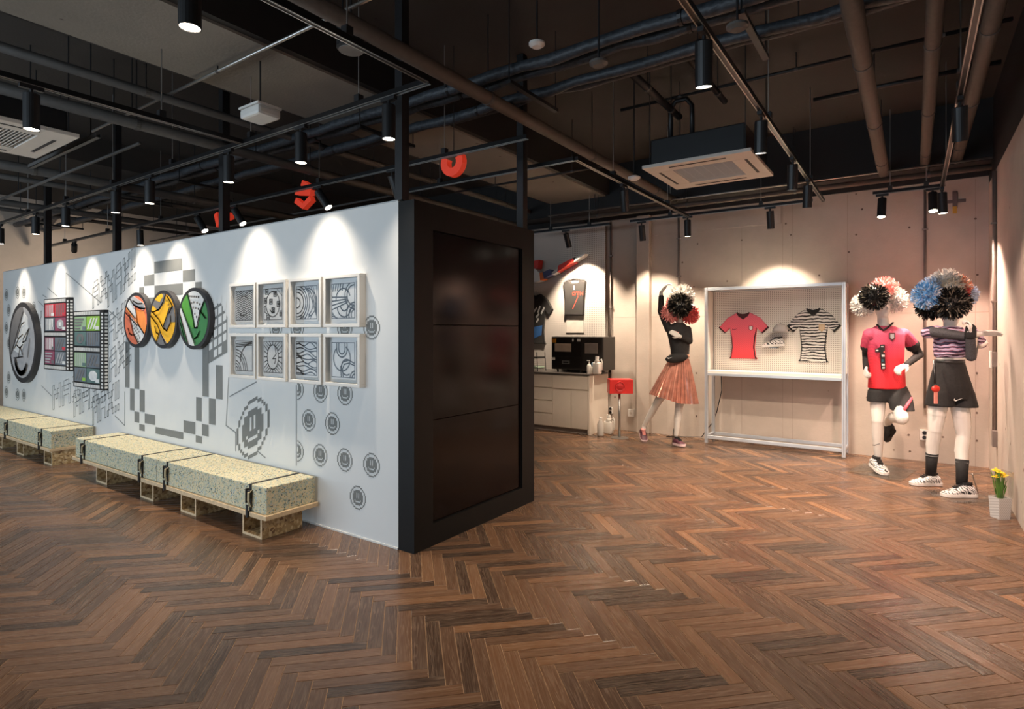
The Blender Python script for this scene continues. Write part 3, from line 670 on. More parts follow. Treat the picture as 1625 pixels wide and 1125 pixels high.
for k in range(8):
    x0 = FX[k % 4]; z0 = FZ[k // 4]; st, nm = PRN[k]
    t = thing('picture_frame', 'white box frame with %s, %s row' % (nm, 'upper' if k < 4 else 'lower'), 'picture frame', (x0 + FW / 2, WY, z0), 'white framed line prints on the partition')
    m = MB(); q = 0.024
    m.box(x0, x0 + FW, WY - FD, WY, z0, z0 + q).box(x0, x0 + FW, WY - FD, WY, z0 + FH - q, z0 + FH).box(x0, x0 + q, WY - FD, WY, z0 + q, z0 + FH - q).box(x0 + FW - q, x0 + FW, WY - FD, WY, z0 + q, z0 + FH - q)
    m.build('frame', FRW, t, bevel=0.002)
    bx('back_board', WHITEW, t, x0 + q, x0 + FW - q, WY - 0.01, WY - 0.002, z0 + q, z0 + FH - q)
    a0, b0, a1, b1 = x0 + 0.06, z0 + 0.05, x0 + FW - 0.06, z0 + FH - 0.05
    pa = bx('paper', mat('print_paper', (0.74, 0.73, 0.70), 0.6), t, a0, a1, WY - 0.038, WY - 0.034, b0, b1)
    fn = lambda u, v, d: (a0 + 0.012 + (a1 - a0 - 0.024) * min(1, max(0, u)), WY - d, b0 + 0.012 + (b1 - b0 - 0.024) * min(1, max(0, v)))
    s_ = MB(); s_.stroke([(0, 0), (1, 0), (1, 1), (0, 1)], 0.045, fn, 0.0385, True)
    for line in st: s_.stroke(line, 0.034 if k not in (3, 7) else 0.040, fn, 0.0386)
    s_.build('ink_lines', INK, pa, fixn=False)
    bx('glass', GLASS, t, x0 + q, x0 + FW - q, WY - 0.050, WY - 0.047, z0 + q, z0 + FH - q)
# ------------------------------------------------------------------ lighting tracks and spotlights
TZ = 2.99
def track(label, p0, p1, ends=True, rods=3):
    p0, p1 = Vector(p0), Vector(p1); alongX = abs(p1.x - p0.x) > abs(p1.y - p0.y)
    t = thing('lighting_track', label, 'lighting track', (p0 + p1) / 2)
    h = 0.017
    def slab(a, b, z0, z1):
        m = MB()
        if alongX: m.box(min(p0.x, p1.x), max(p0.x, p1.x), p0.y + a, p0.y + b, p0.z + z0, p0.z + z1)
        else: m.box(p0.x + a, p0.x + b, min(p0.y, p1.y), max(p0.y, p1.y), p0.z + z0, p0.z + z1)
        return m
    slab(-h, h, 0.0, 0.032).build('rail', RAILM, t)
    slab(-h, -h + 0.006, -0.004, 0.0).build('rail_lip', STEEL, t); slab(h - 0.006, h, -0.004, 0.0).build('rail_lip', STEEL, t)
    for k in range(rods):
        q = p0.lerp(p1, (k + 0.5) / rods)
        MB().tube([q + Vector((0, 0, 0.05)), Vector((q.x, q.y, ZS - 0.002))], 0.004, 6).build('hanger_rod', STEEL, t)
        bx('hanger_clip', BLK, t, q.x - 0.022, q.x + 0.022, q.y - 0.022, q.y + 0.022, q.z + 0.03, q.z + 0.075)
    return t
def raw(mb, m, smooth=False):
    o = mb.build('raw', m, None, smooth=smooth, origin=(0, 0, 0)); d = o.data; bpy.data.objects.remove(o); return d
LB = [(0.0001, 0.0), (0.040, 0.0), (0.0425, -0.004), (0.0425, -0.215), (0.0390, -0.215), (0.0385, -0.209), (0.036, -0.208)]
me_body = raw(MB().lathe(LB, n=22), BLK); me_lens = raw(MB().lathe([(0.0375, -0.2075), (0.0375, -0.2115)], n=20), LENS)
me_stem = raw(MB().lathe([(0.010, 0.0), (0.010, -0.055)], n=10), BLK)
me_adX = raw(MB().box(-0.06, 0.06, -0.015, 0.015, -0.024, 0.0), BLK); me_adY = raw(MB().box(-0.015, 0.015, -0.06, 0.06, -0.024, 0.0), BLK)
for me_, nm in ((me_body, 'lamp_body'), (me_lens, 'lamp_lens'), (me_stem, 'lamp_stem'), (me_adX, 'lamp_adapter_a'), (me_adY, 'lamp_adapter_b')): me_.name = nm
for me_ in (me_body,):
    for p in me_.polygons: p.use_smooth = False
def lamp(label, loc, group, axis='X', aim=None, power=1.0, size=64, blend=0.5, col=WARM, on=True, drop=0.055):
    loc = Vector(loc)
    t = thing('track_spotlight', label, 'spotlight', loc, group)
    def ch(nm, me, par, l=(0, 0, 0)):
        o = bpy.data.objects.new(nm, me); COL.objects.link(o); o.parent = par; o.location = l; return o
    ch('adapter', me_adX if axis == 'X' else me_adY, t, (0, 0, -0.004)); ch('stem', me_stem, t, (0, 0, -0.026))
    b = ch('lamp_body', me_body, t, (0, 0, -drop)); ln_ = ch('lens', me_lens, b)
    d = Vector((0, 0, -1)) if aim is None else (Vector(aim) - (loc + Vector((0, 0, -drop)))).normalized()
    b.rotation_euler = d.to_track_quat('-Z', 'Y').to_euler()
    if on:
        l = bpy.data.lights.new('spot_beam', 'SPOT'); l.energy = SPOT_W * power; l.color = col; l.spot_size = R(size); l.spot_blend = blend; l.shadow_soft_size = 0.03
        o = bpy.data.objects.new('spot_beam', l); COL.objects.link(o); o.parent = b; o.location = (0, 0, -0.225)
    return t
T2Y = 2.58
track('black lighting track running above the white partition', (-11.2, T2Y, TZ), (-2.39, T2Y, TZ), rods=7)
track('black lighting track turning off toward the viewer by the tall post', (-2.39, -1.0, TZ), (-2.39, T2Y - 0.02, TZ), rods=3)
track('black lighting track beside the left ceiling air conditioner', (-4.38, -1.0, TZ), (-4.38, T2Y - 0.02, TZ), rods=3)
track('black lighting track over the booth behind the white partition', (-12.6, 3.75, TZ), (-2.45, 3.75, TZ), rods=6)
track('short black lighting track over the far side of the booth', (-4.5, 4.46, TZ), (-2.43, 4.46, TZ), rods=2)
track('black lighting track from the booth corner toward the back wall', (-2.41, 4.46, TZ), (-2.41, 7.5, TZ), rods=2)
track('black lighting track left of the three brown pipes', (-0.853, 1.4, TZ), (-0.853, 7.5, TZ), rods=3)
track('black lighting track close to the right side wall', (0.241, 1.6, TZ), (0.241, 7.56, TZ), rods=3)
g = 'spotlights above the white partition'
NA = ['nearest the black end wall'] + ['%s from the black end wall' % o for o in ORD[1:]]
xs = [atY(617, 200, T2Y).x] + [-3.64, -4.60, -5.98, -6.73, -8.06, -9.04, -10.41]
for i, x in enumerate(xs):
    lamp('black cylinder spotlight on the track above the white partition, %s' % NA[i], (x, T2Y, TZ), g, 'X', aim=None, power=0.66 if i else 0.3, size=84, blend=1.0, col=(1.0, 0.86, 0.70))
p = atX(315, 38, -2.33); lamp('black cylinder spotlight cut by the top edge of the photo', (-2.39, 1.18, TZ), None, 'Y', power=0.45, size=70)
lamp('black cylinder spotlight in front of the left ceiling air conditioner', (-4.38, 1.23, TZ), None, 'Y', power=0.45, size=70)
for px, py, lab in [(1117, 110, 'largest spotlight on the track left of the pipes, nearest the viewer'), (1208, 230, 'black spotlight hanging beside the right ceiling air conditioner'), (1258, 296, 'black spotlight third along the track left of the pipes'), (1282, 329, 'black spotlight at the far end of the track left of the pipes')]:
    y = atX(px, py, -0.853).y
    lamp(lab, (-0.853, y, TZ), 'spotlights on the track left of the pipes', 'Y', aim=(-1.0, y + 0.5, 0), power=1.0, size=125, blend=0.9)
for px, py, lab in [(1523, 172, 'black spotlight near the right wall, closer to the viewer'), (1495, 306, 'black spotlight near the right wall, over the posed mannequin with blue hair')]:
    y = atX(px, py, 0.241).y
    lamp(lab, (0.241, y, TZ), 'spotlights near the right wall', 'Y', aim=(0.33, y + (0.9 if px > 1500 else -0.1), 0), power=1.35, size=104, col=(1.0, 0.66, 0.54), blend=0.4)
for px, py, tgt, lab in [(313, 358, (-9.5, 2.9, 2.3), 'third'), (372, 348, (-7.9, 2.9, 2.3), 'second'), (505, 318, (-5.6, 2.95, 2.3), 'first')]:
    x = atY(px, py, 3.75).x
    lamp('tilted black spotlight over the booth behind the partition, %s left of the tall post' % lab, (x, 3.75, TZ), 'tilted spotlights over the booth', 'X', aim=(x + 0.5, 3.9, 2.2), power=0.3, size=60, on=False)
x = atY(622, 298, 3.75).x; lamp('tilted lit spotlight peeking beside the tall corner post', (x, 3.75, TZ), None, 'X', aim=(x + 0.1, 4.6, 1.0), power=0.9, size=90)
for px, lab in [(222, 'small lit spotlight hanging low behind the partition, beside the second steel post from the left'), (118, 'small lit spotlight at the left end of the rear track')]:
    x = atY(px, 380, 3.75).x; lamp(lab, (x, 3.75, TZ), 'small spotlights on the rear track', 'X', aim=(x, 3.85, 0) if px > 200 else (XL, 4.4, 2.0), power=1.5 if px > 200 else 0.45, size=130, blend=.8)
y = atX(990, 328, -2.41).y; lamp('black spotlight on the track running from the booth corner to the back wall', (-2.41, y, TZ), None, 'Y', power=0.9, aim=(-2.6, y + 0.9, 0), size=120, blend=.9)
# short tracks and lamps in front of the back wall
BY = 7.62; BTZ = 3.03
for a, b, lab in [(845, 968, 'short black lighting track in front of the pegboard wall'), (1000, 1290, 'black lighting track in front of the display rack wall'), (1385, 1500, 'short black lighting track above the running mannequin')]:
    track(lab, (atY(a, 340, BY).x, BY, BTZ), (atY(b, 320, BY).x, BY, BTZ), rods=2)
bl = []
for px, aim, lab, pw in [(898, (-4.25, 8.2, 1.75), 'small black spotlight in front of the pegboard wall', 1.1), (1018, (-3.1, 8.2, 0.6), 'tilted black spotlight above the concrete pilaster', 0.8), (1091, (-2.45, 7.7, 1.0), 'black spotlight above the mannequin in the skirt', 0.9),
                         (1222, (-1.45, 8.1, 1.2), 'black spotlight centred above the display rack', 1.1), (1400, (-0.35, 7.2, 0.9), 'black spotlight above the running mannequin', 0.9), (1480, (0.2, 7.0, 1.1), 'black spotlight beside the conduit near the back corner', 0.8)]:
    x = atY(px, 350, BY).x
    lamp(lab, (x, BY, BTZ), 'spotlights in front of the back wall', 'X', aim=aim, power=pw * 1.25, size=86, blend=0.6)
# ------------------------------------------------------------------ pipes, ducts, conduits
def pipe(label, p0, p1, r, m, clamps=3, rods=True, cat='pipe', group=None, name='ceiling_pipe'):
    p0, p1 = Vector(p0), Vector(p1)
    t = thing(name, label, cat, (p0 + p1) / 2, group)
    MB().tube([p0, p1], r, 16).build('pipe_run', m, t, smooth=True)
    d = (p1 - p0).normalized()
    for k in range(clamps):
        q = p0.lerp(p1, (k + 0.6) / clamps)
        MB().tube([q - d * 0.015, q + d * 0.015], r * 1.09, 16).build('clamp', PIPEG, t)
        if rods: MB().tube([q + Vector((0, 0, r)), Vector((q.x, q.y, ZS - 0.002))], 0.005, 6).build('hanger_rod', BLK, t)
    return t
pipe('long brown grey pipe crossing from the top middle to the back wall', (-2.70, -1, 3.3), (-2.70, 7.8, 3.3), 0.052, PIPEB, 5)
pipe('brown grey pipe, left of the three vertical-looking pipes at right', (-0.28, 1, 3.3), (-0.28, 7.8, 3.3), 0.056, PIPEB, 5)
pipe('brown grey pipe, middle of the three pipes at right', (0.10, 1, 3.32), (0.10, 7.8, 3.32), 0.045, PIPEB, 5)
pipe('brown grey pipe, right of the three pipes beside the right wall track', (0.38, 1, 3.34), (0.38, 7.8, 3.34), 0.05, PIPEB, 5)
pipe('grey pipe running under the left lighting track', (-5.23, -0.5, 3.2), (-5.23, 7.8, 3.2), 0.045, PIPEG, 5)
pipe('upper dark grey pipe in the left ceiling bay', (-5.06, -0.5, 3.42), (-5.06, 7.8, 3.42), 0.035, PIPEG, 5)
pipe('dark grey pipe passing behind the left air conditioner', (-7.61, -0.5, 3.2), (-7.61, 7.8, 3.2), 0.05, PIPEG, 5)
pipe('slim dark pipe in the far left ceiling bay', (-8.9, 0, 3.35), (-8.9, 7.8, 3.35), 0.035, PIPEG, 4)
pipe('dark pipe near the far end wall', (-10.4, 0, 3.3), (-10.4, 7.8, 3.3), 0.045, PIPEG, 4)
pipe('slim pipe near the far end wall beside a thicker one', (-11.6, 0, 3.4), (-11.6, 7.8, 3.4), 0.03, PIPEG, 4)
LB4 = ['front', 'second', 'third', 'rear']
for k, (y, z, r) in enumerate([(3.50, 3.42, 0.042), (3.672, 3.44, 0.036), (3.88, 3.38, 0.040), (4.02, 3.42, 0.034)]):
    rr = random.Random(k); pts = [Vector((-13.3 + 14.0 * i / 60, y + rr.uniform(-.012, .012), z + rr.uniform(-.012, .012))) for i in range(61)]
    t = thing('insulated_pipe', 'blue black insulated pipe crossing the ceiling, %s of the bundle of four' % LB4[k], 'pipe', pts[30], 'bundle of insulated pipes')
    MB().tube(pts, [r * rr.uniform(0.9, 1.12) for _ in pts], 12).build('insulation', DUCT, t, smooth=True)
    for q in pts[4::8]: MB().tube([q - Vector((0.012, 0, 0)), q + Vector((0.012, 0, 0))], r * 1.15, 12).build('cable_tie', BLK, t)
t = thing('pipe_hanger', 'black strut hangers carrying the insulated pipe bundle', 'bracket', (-5, 3.8, 3.3))
for x in [-12 + 1.6 * i for i in range(8)]:
    bx('cross_bar', BLK, t, x - 0.02, x + 0.02, 3.42, 4.1, 3.290, 3.316)
    for y in (3.43, 4.09): MB().tube([(x, y, 3.31), (x, y, ZS - 0.002)], 0.005, 6).build('hanger_rod', BLK, t)
pipe('thin grey conduit crossing in front of the concrete beam', (-6.6, 2.33, 3.46), (-2.3, 2.33, 3.46), 0.012, STEEL, 3)
pipe('thin grey conduit crossing beneath the ceiling above the air conditioner', (-9.2, 2.25, 3.1), (-5.4, 2.25, 3.1), 0.014, PIPEG, 3)
pipe('thin black conduit across the right ceiling bay, nearer one', (-2.5, 5.6, 3.8), (0.6, 5.6, 3.8), 0.016, BLK, 3)
pipe('thin black conduit across the right ceiling bay, middle one', (-0.8, 6.3, 3.75), (0.6, 6.3, 3.75), 0.02, BLK, 2)
pipe('thin steel conduit across the right ceiling bay, lowest one', (-1.0, 4.6, 3.7), (0.6, 4.6, 3.7), 0.012, STEEL, 3)
pipe('dark pipe bringing refrigerant to the right air conditioner', (-1.75, 4.1, 3.45), (-1.75, 5.2, 3.45), 0.03, BLK, 2)
pipe('second dark pipe to the right air conditioner', (-1.35, 4.1, 3.5), (-1.35, 5.2, 3.5), 0.025, BLK, 2)
pipe('black pipe along the top of the back wall', (-4.6, 7.72, 3.2), (0.66, 7.72, 3.2), 0.032, PIPEB, 4)
pipe('thin steel conduit along the top of the back wall', (-4.6, 7.62, 3.27), (0.66, 7.62, 3.27), 0.012, STEEL, 4)
pipe('thin grey conduit at the far left behind the partition', (-12.5, 5.4, 3.3), (-5.3, 5.4, 3.3), 0.015, PIPEG, 4)
pipe('thin grey conduit over the booth', (-5.0, 5.9, 3.35), (-2.8, 5.9, 3.35), 0.014, BLK, 2)
# steel channel bars
for x0, x1, y, z, lab in [(-6.9, -5.35, 1.93, 3.05, 'grey steel channel bar behind the left air conditioner'), (-11.2, -9.4, 2.2, 3.15, 'grey steel channel bar in the far left ceiling')]:
    t = thing('steel_channel', lab, 'bracket', ((x0 + x1) / 2, y, z))
    m = MB().box(x0, x1, y - 0.02, y + 0.02, z, z + 0.004).box(x0, x1, y - 0.02, y - 0.016, z, z + 0.035).box(x0, x1, y + 0.016, y + 0.02, z, z + 0.035); m.build('channel', PIPEG, t)
    for x in (x0 + 0.15, x1 - 0.15): MB().tube([(x, y, z), (x, y, ZS - 0.002)], 0.005, 6).build('hanger_rod', BLK, t)
# ------------------------------------------------------------------ ceiling cassettes
def cassette(label, x0, y0, sz=0.95, z=3.0):
    x1, y1 = x0 + sz, y0 + sz; cx, cy = (x0 + x1) / 2, (y0 + y1) / 2
    t = thing('ceiling_cassette', label, 'air conditioner', (cx, cy, z), 'ceiling air conditioner cassettes')
    PAN = mat('cassette_panel', (0.62, 0.57, 0.51), 0.5, var=0.02)
    k = 0.27
    m = MB().box(x0, x1, y0, cy - k, z, z + 0.03).box(x0, x1, cy + k, y1, z, z + 0.03).box(x0, cx - k, cy - k, cy + k, z, z + 0.03).box(cx + k, x1, cy - k, cy + k, z, z + 0.03)
    m.build('panel', PAN, t, bevel=0.004)
    bx('housing', BLK, t, x0 + 0.06, x1 - 0.06, y0 + 0.06, y1 - 0.06, z + 0.032, z + 0.27, 0.01)
    gm = MB()
    for i in range(22):
        y = cy - k + 0.012 + i * (2 * k - 0.02) / 22; gm.box(cx - k, cx + k, y, y + 0.006, z + 0.006, z + 0.010)
    for i in range(7): gm.box(cx - k + i * k / 3.0 - 0.003, cx - k + i * k / 3.0 + 0.003, cy - k, cy + k, z + 0.010, z + 0.013)
    gm.build('intake_grille', PAN, t)
    SL = mat('slot_dark', (0.03, 0.028, 0.026), 0.7)
    for sx, sy in ((1, 0), (-1, 0), (0, 1), (0, -1)):
        if sx: bx('louvre', SL, t, cx + sx * 0.385 - 0.012, cx + sx * 0.385 + 0.012, cy - 0.25, cy + 0.25, z - 0.002, z + 0.001)
        else: bx('louvre', SL, t, cx - 0.25, cx + 0.25, cy + sy * 0.385 - 0.012, cy + sy * 0.385 + 0.012, z - 0.002, z + 0.001)
    for ax in (-1, 1):
        for ay in (-1, 1): MB().tube([(cx + ax * 0.42, cy + ay * 0.42, z + 0.03), (cx + ax * 0.42, cy + ay * 0.42, ZS - 0.002)], 0.005, 6).build('hanger_rod', BLK, t)
    return t
cassette('beige ceiling cassette air conditioner at the left edge', -6.26, 0.84)
c2 = cassette('beige ceiling cassette air conditioner near the display rack', -2.06, 5.08)
MB().tube([(-1.85, 5.25, 3.27), (-1.85, 5.25, 3.55), (-1.80, 5.25, 3.62), (-1.70, 5.25, 3.62), (-1.65, 5.25, 3.55), (-1.65, 5.25, 3.27)], 0.022, 10).build('hose_loop', BLK, c2, smooth=True)
# ------------------------------------------------------------------ ceiling devices
p = atZ(413, 190, 3.06)
t = thing('emergency_light', 'white box emergency light hanging above the partition', 'ceiling light', p)
MB().box(p.x - 0.12, p.x + 0.12, p.y - 0.09, p.y + 0.09, p.z, p.z + 0.07).build('diffuser', WHITE, t, bevel=0.02)
bx('base_plate', WHITE, t, p.x - 0.125, p.x + 0.125, p.y - 0.095, p.y + 0.095, p.z + 0.07, p.z + 0.085)
MB().tube([(p.x, p.y, p.z + 0.08), (p.x, p.y, 3.49)], 0.006, 6).build('hanger_rod', BLK, t)
p = atZ(557, 80, 3.2)
t = thing('ceiling_speaker', 'round dark ceiling speaker with pale grille', 'speaker', p)
MB().lathe([(0.075, 0.0), (0.085, 0.01), (0.085, 0.12), (0.06, 0.14)], p, 24).build('housing', BLK, t)
MB().lathe([(0.072, -0.004), (0.072, 0.002)], p, 24).build('grille', mat('speaker_grille', (0.16, 0.15, 0.14), 0.6), t)
MB().tube([p + Vector((0, 0, 0.13)), (p.x, p.y, ZS - 0.002)], 0.006, 6).build('hanger_rod', BLK, t)
for px, py, zz_, r, m, lab in [(852, 70, 3.45, 0.055, WHITE, 'white round smoke detector hanging at top middle'), (950, 100, 3.3, 0.06, mat('dusty_plastic', (0.10, 0.09, 0.08), 0.6), 'dark round detector beneath the insulated pipes'), (1170, 42, 3.3, 0.06, mat('dusty_plastic', (0, 0, 0)), 'dark round detector beside the largest spotlight'), (970, 288, 3.0, 0.06, WHITE, 'small pale sprinkler disc by the booth corner track')]:
    p = atZ(px, py, zz_) if px not in (950, 1170) else atY(px, py, 3.40)
    if px == 970: p.x = -2.24
    t = thing('smoke_detector', lab, 'detector', p)
    MB().lathe([(r * 0.6, -0.022), (r, -0.006), (r, 0.008), (r * 0.5, 0.02)], p, 20).build('cap', m, t)
    MB().tube([p + Vector((0, 0, 0.018)), (p.x, p.y, ZS - 0.002)], 0.007, 6).build('drop_rod', BLK, t)
# red sign letters hanging over the booth, faces turned away
def letter(label, cx, y, cz, strokes, wd):
    t = thing('sign_letter', label, 'sign letter', (cx, y, cz), 'red hanging sign letters')
    fn = lambda a, b, d: (cx + a, y + d, cz + b)
    for k, st in enumerate(strokes):
        n = len(st); ou, inn = [], []
        for i in range(n):
            a = Vector(st[max(i - 1, 0)]); b = Vector(st[min(i + 1, n - 1)]); d = (b - a).normalized(); nn = Vector((-d.y, d.x)) * wd / 2
            ou.append(tuple(Vector(st[i]) + nn)); inn.append(tuple(Vector(st[i]) - nn))
        MB().prism(ou + inn[::-1], fn, -0.03, 0.03).build('letter_stroke', mat('sign_red', (0.68, 0.045, 0.02), 0.4, emit=((1.0, 0.07, 0.03), 0.25)), t)
    MB().tube([(cx, y, cz + 0.1), (cx, y, ZS - 0.002)], 0.004, 6).build('hanger_wire', BLK, t)
p = atY(720, 262, 3.806); letter('red U-shaped sign letter hanging right of the tall post', p.x, 3.806, p.z, [arc(0, 0.02, 0.085, 150, 390, 18)], 0.07)
p = atY(484, 316, 3.806); letter('red striped sign letter hanging left of the tall post', p.x, 3.806, p.z, [[(-.13, .09), (.13, .05)], [(-.13, .0), (0, -.08), (.13, -.01)], [(-.02, .17), (.08, .12)]], 0.06)
p = atY(368, 345, 3.806); letter('small red sign letter low behind the partition, farthest left', p.x - 0.16, 3.806, p.z, [[(-.16, .08), (-.1, -.08)], [(-.02, .0), (.16, .02)]], 0.07)
# conduits on the walls
def vconduit(label, x, y, z0, z1, m=STEEL, r=0.014, box=None):
    t = thing('wall_conduit', label, 'conduit', (x, y, z0))
    MB().tube([(x, y, z0), (x, y, z1)], r, 12).build('pipe_run', m, t, smooth=True)
    for z in (z0 + 0.5 * (z1 - z0), z0 + 0.8 * (z1 - z0)): bx('saddle_clip', m, t, x - 0.03, x + 0.03, y - r, y + r + 0.004, z - 0.008, z + 0.008)
    return t
STN = mat('grey_conduit', (0.24, 0.20, 0.18), 0.45, 0.4)
yc = YB - 0.02
vconduit('grey conduit running down beside the pegboard', atY(969, 400, yc).x, yc, 0.55, 3.2, STN)
vconduit('dark conduit on the concrete wall behind the skirt mannequin', atY(1077, 400, yc).x, yc, 1.4, 3.2, STN)
vconduit('grey conduit on the wall between the two sports mannequins', atY(1468, 400, yc).x, yc, 0.62, 3.2, STN)
xr = XR - 0.02
c = vconduit('tall steel conduit in the back right corner', atX(1578, 400, xr).x, atX(1578, 400, xr).y, 0.5, 3.1, STN, 0.018)
yy = atX(1578, 400, xr).y
bx('junction_box', STN, c, xr - 0.02, XR, yy - 0.05, yy + 0.05, 0.36, 0.52, 0.004)
bx('switch_box', STN, c, xr - 0.02, XR, yy - 0.02, yy + 0.06, 1.15, 1.30, 0.004)
bx('switch_plate', WHITE, c, xr - 0.035, xr - 0.02, yy - 0.02, yy + 0.06, 1.14, 1.31, 0.004)
def socket(label, px, py, wd=0.085, ht=0.12, dark=True, y=YB):
    p = atY(px, py, y); t = thing('wall_socket', label, 'socket', p)
    bx('plate', WHITE, t, p.x - wd / 2, p.x + wd / 2, y - 0.028, y, p.z - ht / 2, p.z + ht / 2, 0.004)
    for dz in ((-0.027, 0.027) if dark else (0,)):
        m = MB(); m.rings([[Vector((p.x + r * math.cos(q * PI / 6), y - 0.03 - d, p.z + dz + r * math.sin(q * PI / 6))) for q in range(12)] for r, d in ((0.022, 0), (0.02, 0.002))]); m.build('outlet', BLK if dark else mat('cream_plastic', (0.5, 0.47, 0.42), 0.5), t)
socket('white double socket with black outlets between the sports mannequins', 1467, 690)
socket('white wall socket beside the red speaker stand', 1002, 655, 0.09, 0.11, False)
socket('white socket with black plug behind the plastic jug', 970, 651, 0.06, 0.10)
# cross mark left on the wall
p = atY(1515, 322, YB); t = thing('wall_anchor', 'grey and yellow anchor mark high on the back wall', 'bracket', p)
bx('cross_bar', mat('anchor_grey', (0.13, 0.10, 0.10), 0.7), t, p.x - 0.10, p.x + 0.10, YB - 0.012, YB, p.z + 0.0, p.z + 0.035, 0.004)
bx('upright', mat('anchor_grey', (0, 0, 0)), t, p.x - 0.02, p.x + 0.025, YB - 0.014, YB, p.z - 0.06, p.z + 0.13, 0.004)
bx('yellow_tip', mat('anchor_yellow', (0.50, 0.30, 0.04), 0.6), t, p.x - 0.02, p.x + 0.02, YB - 0.016, YB, p.z - 0.12, p.z - 0.04, 0.004)
# ------------------------------------------------------------------ cabinet and worktop by the pegboard
CY0, CY1 = 7.55, 8.17; CX1 = -3.86; CX0 = -5.9; CZ = 0.885
t = thing('cabinet', 'ivory cabinet with drawers and doors under the dark worktop', 'cabinet', ((CX0 + CX1) / 2, 7.86, 0))
bx('carcass', IVORY, t, CX0, CX1 - 0.03, CY0 + 0.02, CY1, 0.07, CZ - 0.03)
bx('side_panel', IVORY, t, CX1 - 0.03, CX1, CY0 - 0.002, CY1, 0.0, CZ - 0.028, 0.002)
bx('plinth', mat('plinth_taupe', (0.33, 0.28, 0.24), 0.6), t, CX0, CX1 - 0.03, CY0 + 0.05, CY1, 0.0, 0.07)
cxp = lambda px: atY(px, 620, CY0).x
xa, xb = cxp(876.5), cxp(906)
def front(nm, x0, x1, z0, z1): bx(nm, IVORY, t, x0 + 0.003, x1 - 0.003, CY0, CY0 + 0.02, z0 + 0.003, z1 - 0.003, 0.002)
zt = CZ - 0.035
front('drawer_front', xa, CX1 - 0.03, zt - 0.20, zt); front('door', xa, xb, 0.075, zt - 0.215); front('door', xb, CX1 - 0.03, 0.075, zt - 0.215)
for k in range(4): front('drawer_front', xa - 0.62, xa, 0.075 + k * 0.194, 0.075 + (k + 1) * 0.194 - (0.010 if k < 3 else 0))
for k in range(2): front('door', CX0, xa - 0.62, 0.075, zt)
tp = bx('worktop', mat('dark_worktop', (0.10, 0.085, 0.075), 0.35), None, CX0, CX1, CY0 - 0.005, CY1, CZ - 0.028, CZ, 0.003)
tag(tp, 'dark thin worktop lying on the ivory cabinet', 'worktop')
# black transfer machine
ax0, ax1 = atY(875, 560, 7.68).x, atY(957, 560, 7.68).x; mz0 = CZ + 0.045; mz1 = CZ + 0.54; my0, my1 = 7.68, 8.10; mxm = atY(923, 560, 7.68).x
MBK = mat('machine_black', (0.020, 0.017, 0.015), 0.45)
t = thing('transfer_machine', 'black boxy transfer printing machine standing on the worktop', 'machine', ((ax0 + ax1) / 2, 7.9, CZ))
bx('body', MBK, t, ax0, ax1, my0 + 0.01, my1, mz0, mz1, 0.008)
bx('front_panel', mat('machine_panel', (0.014, 0.012, 0.011), 0.3), t, ax0 + 0.01, mxm, my0, my0 + 0.012, mz0 + 0.02, mz1 - 0.01, 0.003)
bx('side_door', MBK, t, mxm + 0.01, ax1 - 0.01, my0 + 0.002, my0 + 0.012, mz0 + 0.02, mz1 - 0.01, 0.003)
ww = mxm - ax0
bx('window', mat('machine_window', (0.45, 0.38, 0.31), 0.3), t, ax0 + ww * .12, ax0 + ww * .66, my0 - 0.004, my0, mz0 + 0.27, mz0 + 0.39, 0.002)
bx('side_window', mat('machine_side_window', (0.22, 0.19, 0.17), 0.25), t, mxm + (ax1 - mxm) * .15, ax1 - (ax1 - mxm) * .25, my0 - 0.002, my0 + 0.002, mz0 + 0.25, mz0 + 0.40, 0.002)
dr = bx('drawer', mat('machine_panel', (0, 0, 0)), t, ax0 + 0.02, mxm - 0.01, my0 - 0.006, my0, mz0 + 0.03, mz0 + 0.19, 0.003)
h = MB().box(ax0 + ww * .37, ax0 + ww * .62, my0 - 0.012, my0 - 0.006, mz0 + 0.085, mz0 + 0.135); h.build('handle_plate', STEEL, dr, bevel=0.004)
bx('handle_slot', BLK, dr, ax0 + ww * .41, ax0 + ww * .58, my0 - 0.013, my0 - 0.011, mz0 + 0.10, mz0 + 0.12)
bx('sticker', mat('warning_orange', (0.75, 0.32, 0.03), 0.5), t, ax0 + 0.02, ax0 + 0.085, my0 - 0.003, my0 - 0.0005, mz1 - 0.09, mz1 - 0.03, 0.001)
for a, b in ((.70, .76), (.86, .98)): bx('sticker', PW_, t, ax0 + ww * a, ax0 + ww * b - 0.01, my0 - 0.003, my0 - 0.0005, mz1 - 0.07, mz1 - 0.03)
bx('sticker', PW_, t, ax0 + 0.015, ax0 + 0.07, my0 - 0.008, my0 - 0.006, mz0 + 0.14, mz0 + 0.18)
for x in (ax0 + 0.08, mxm - 0.05, ax1 - 0.06):
    for y in (my0 + 0.06, my1 - 0.05): MB().lathe([(0.014, 0), (0.018, 0.045)], (x, y, CZ), 12).build('foot', BLK, t)
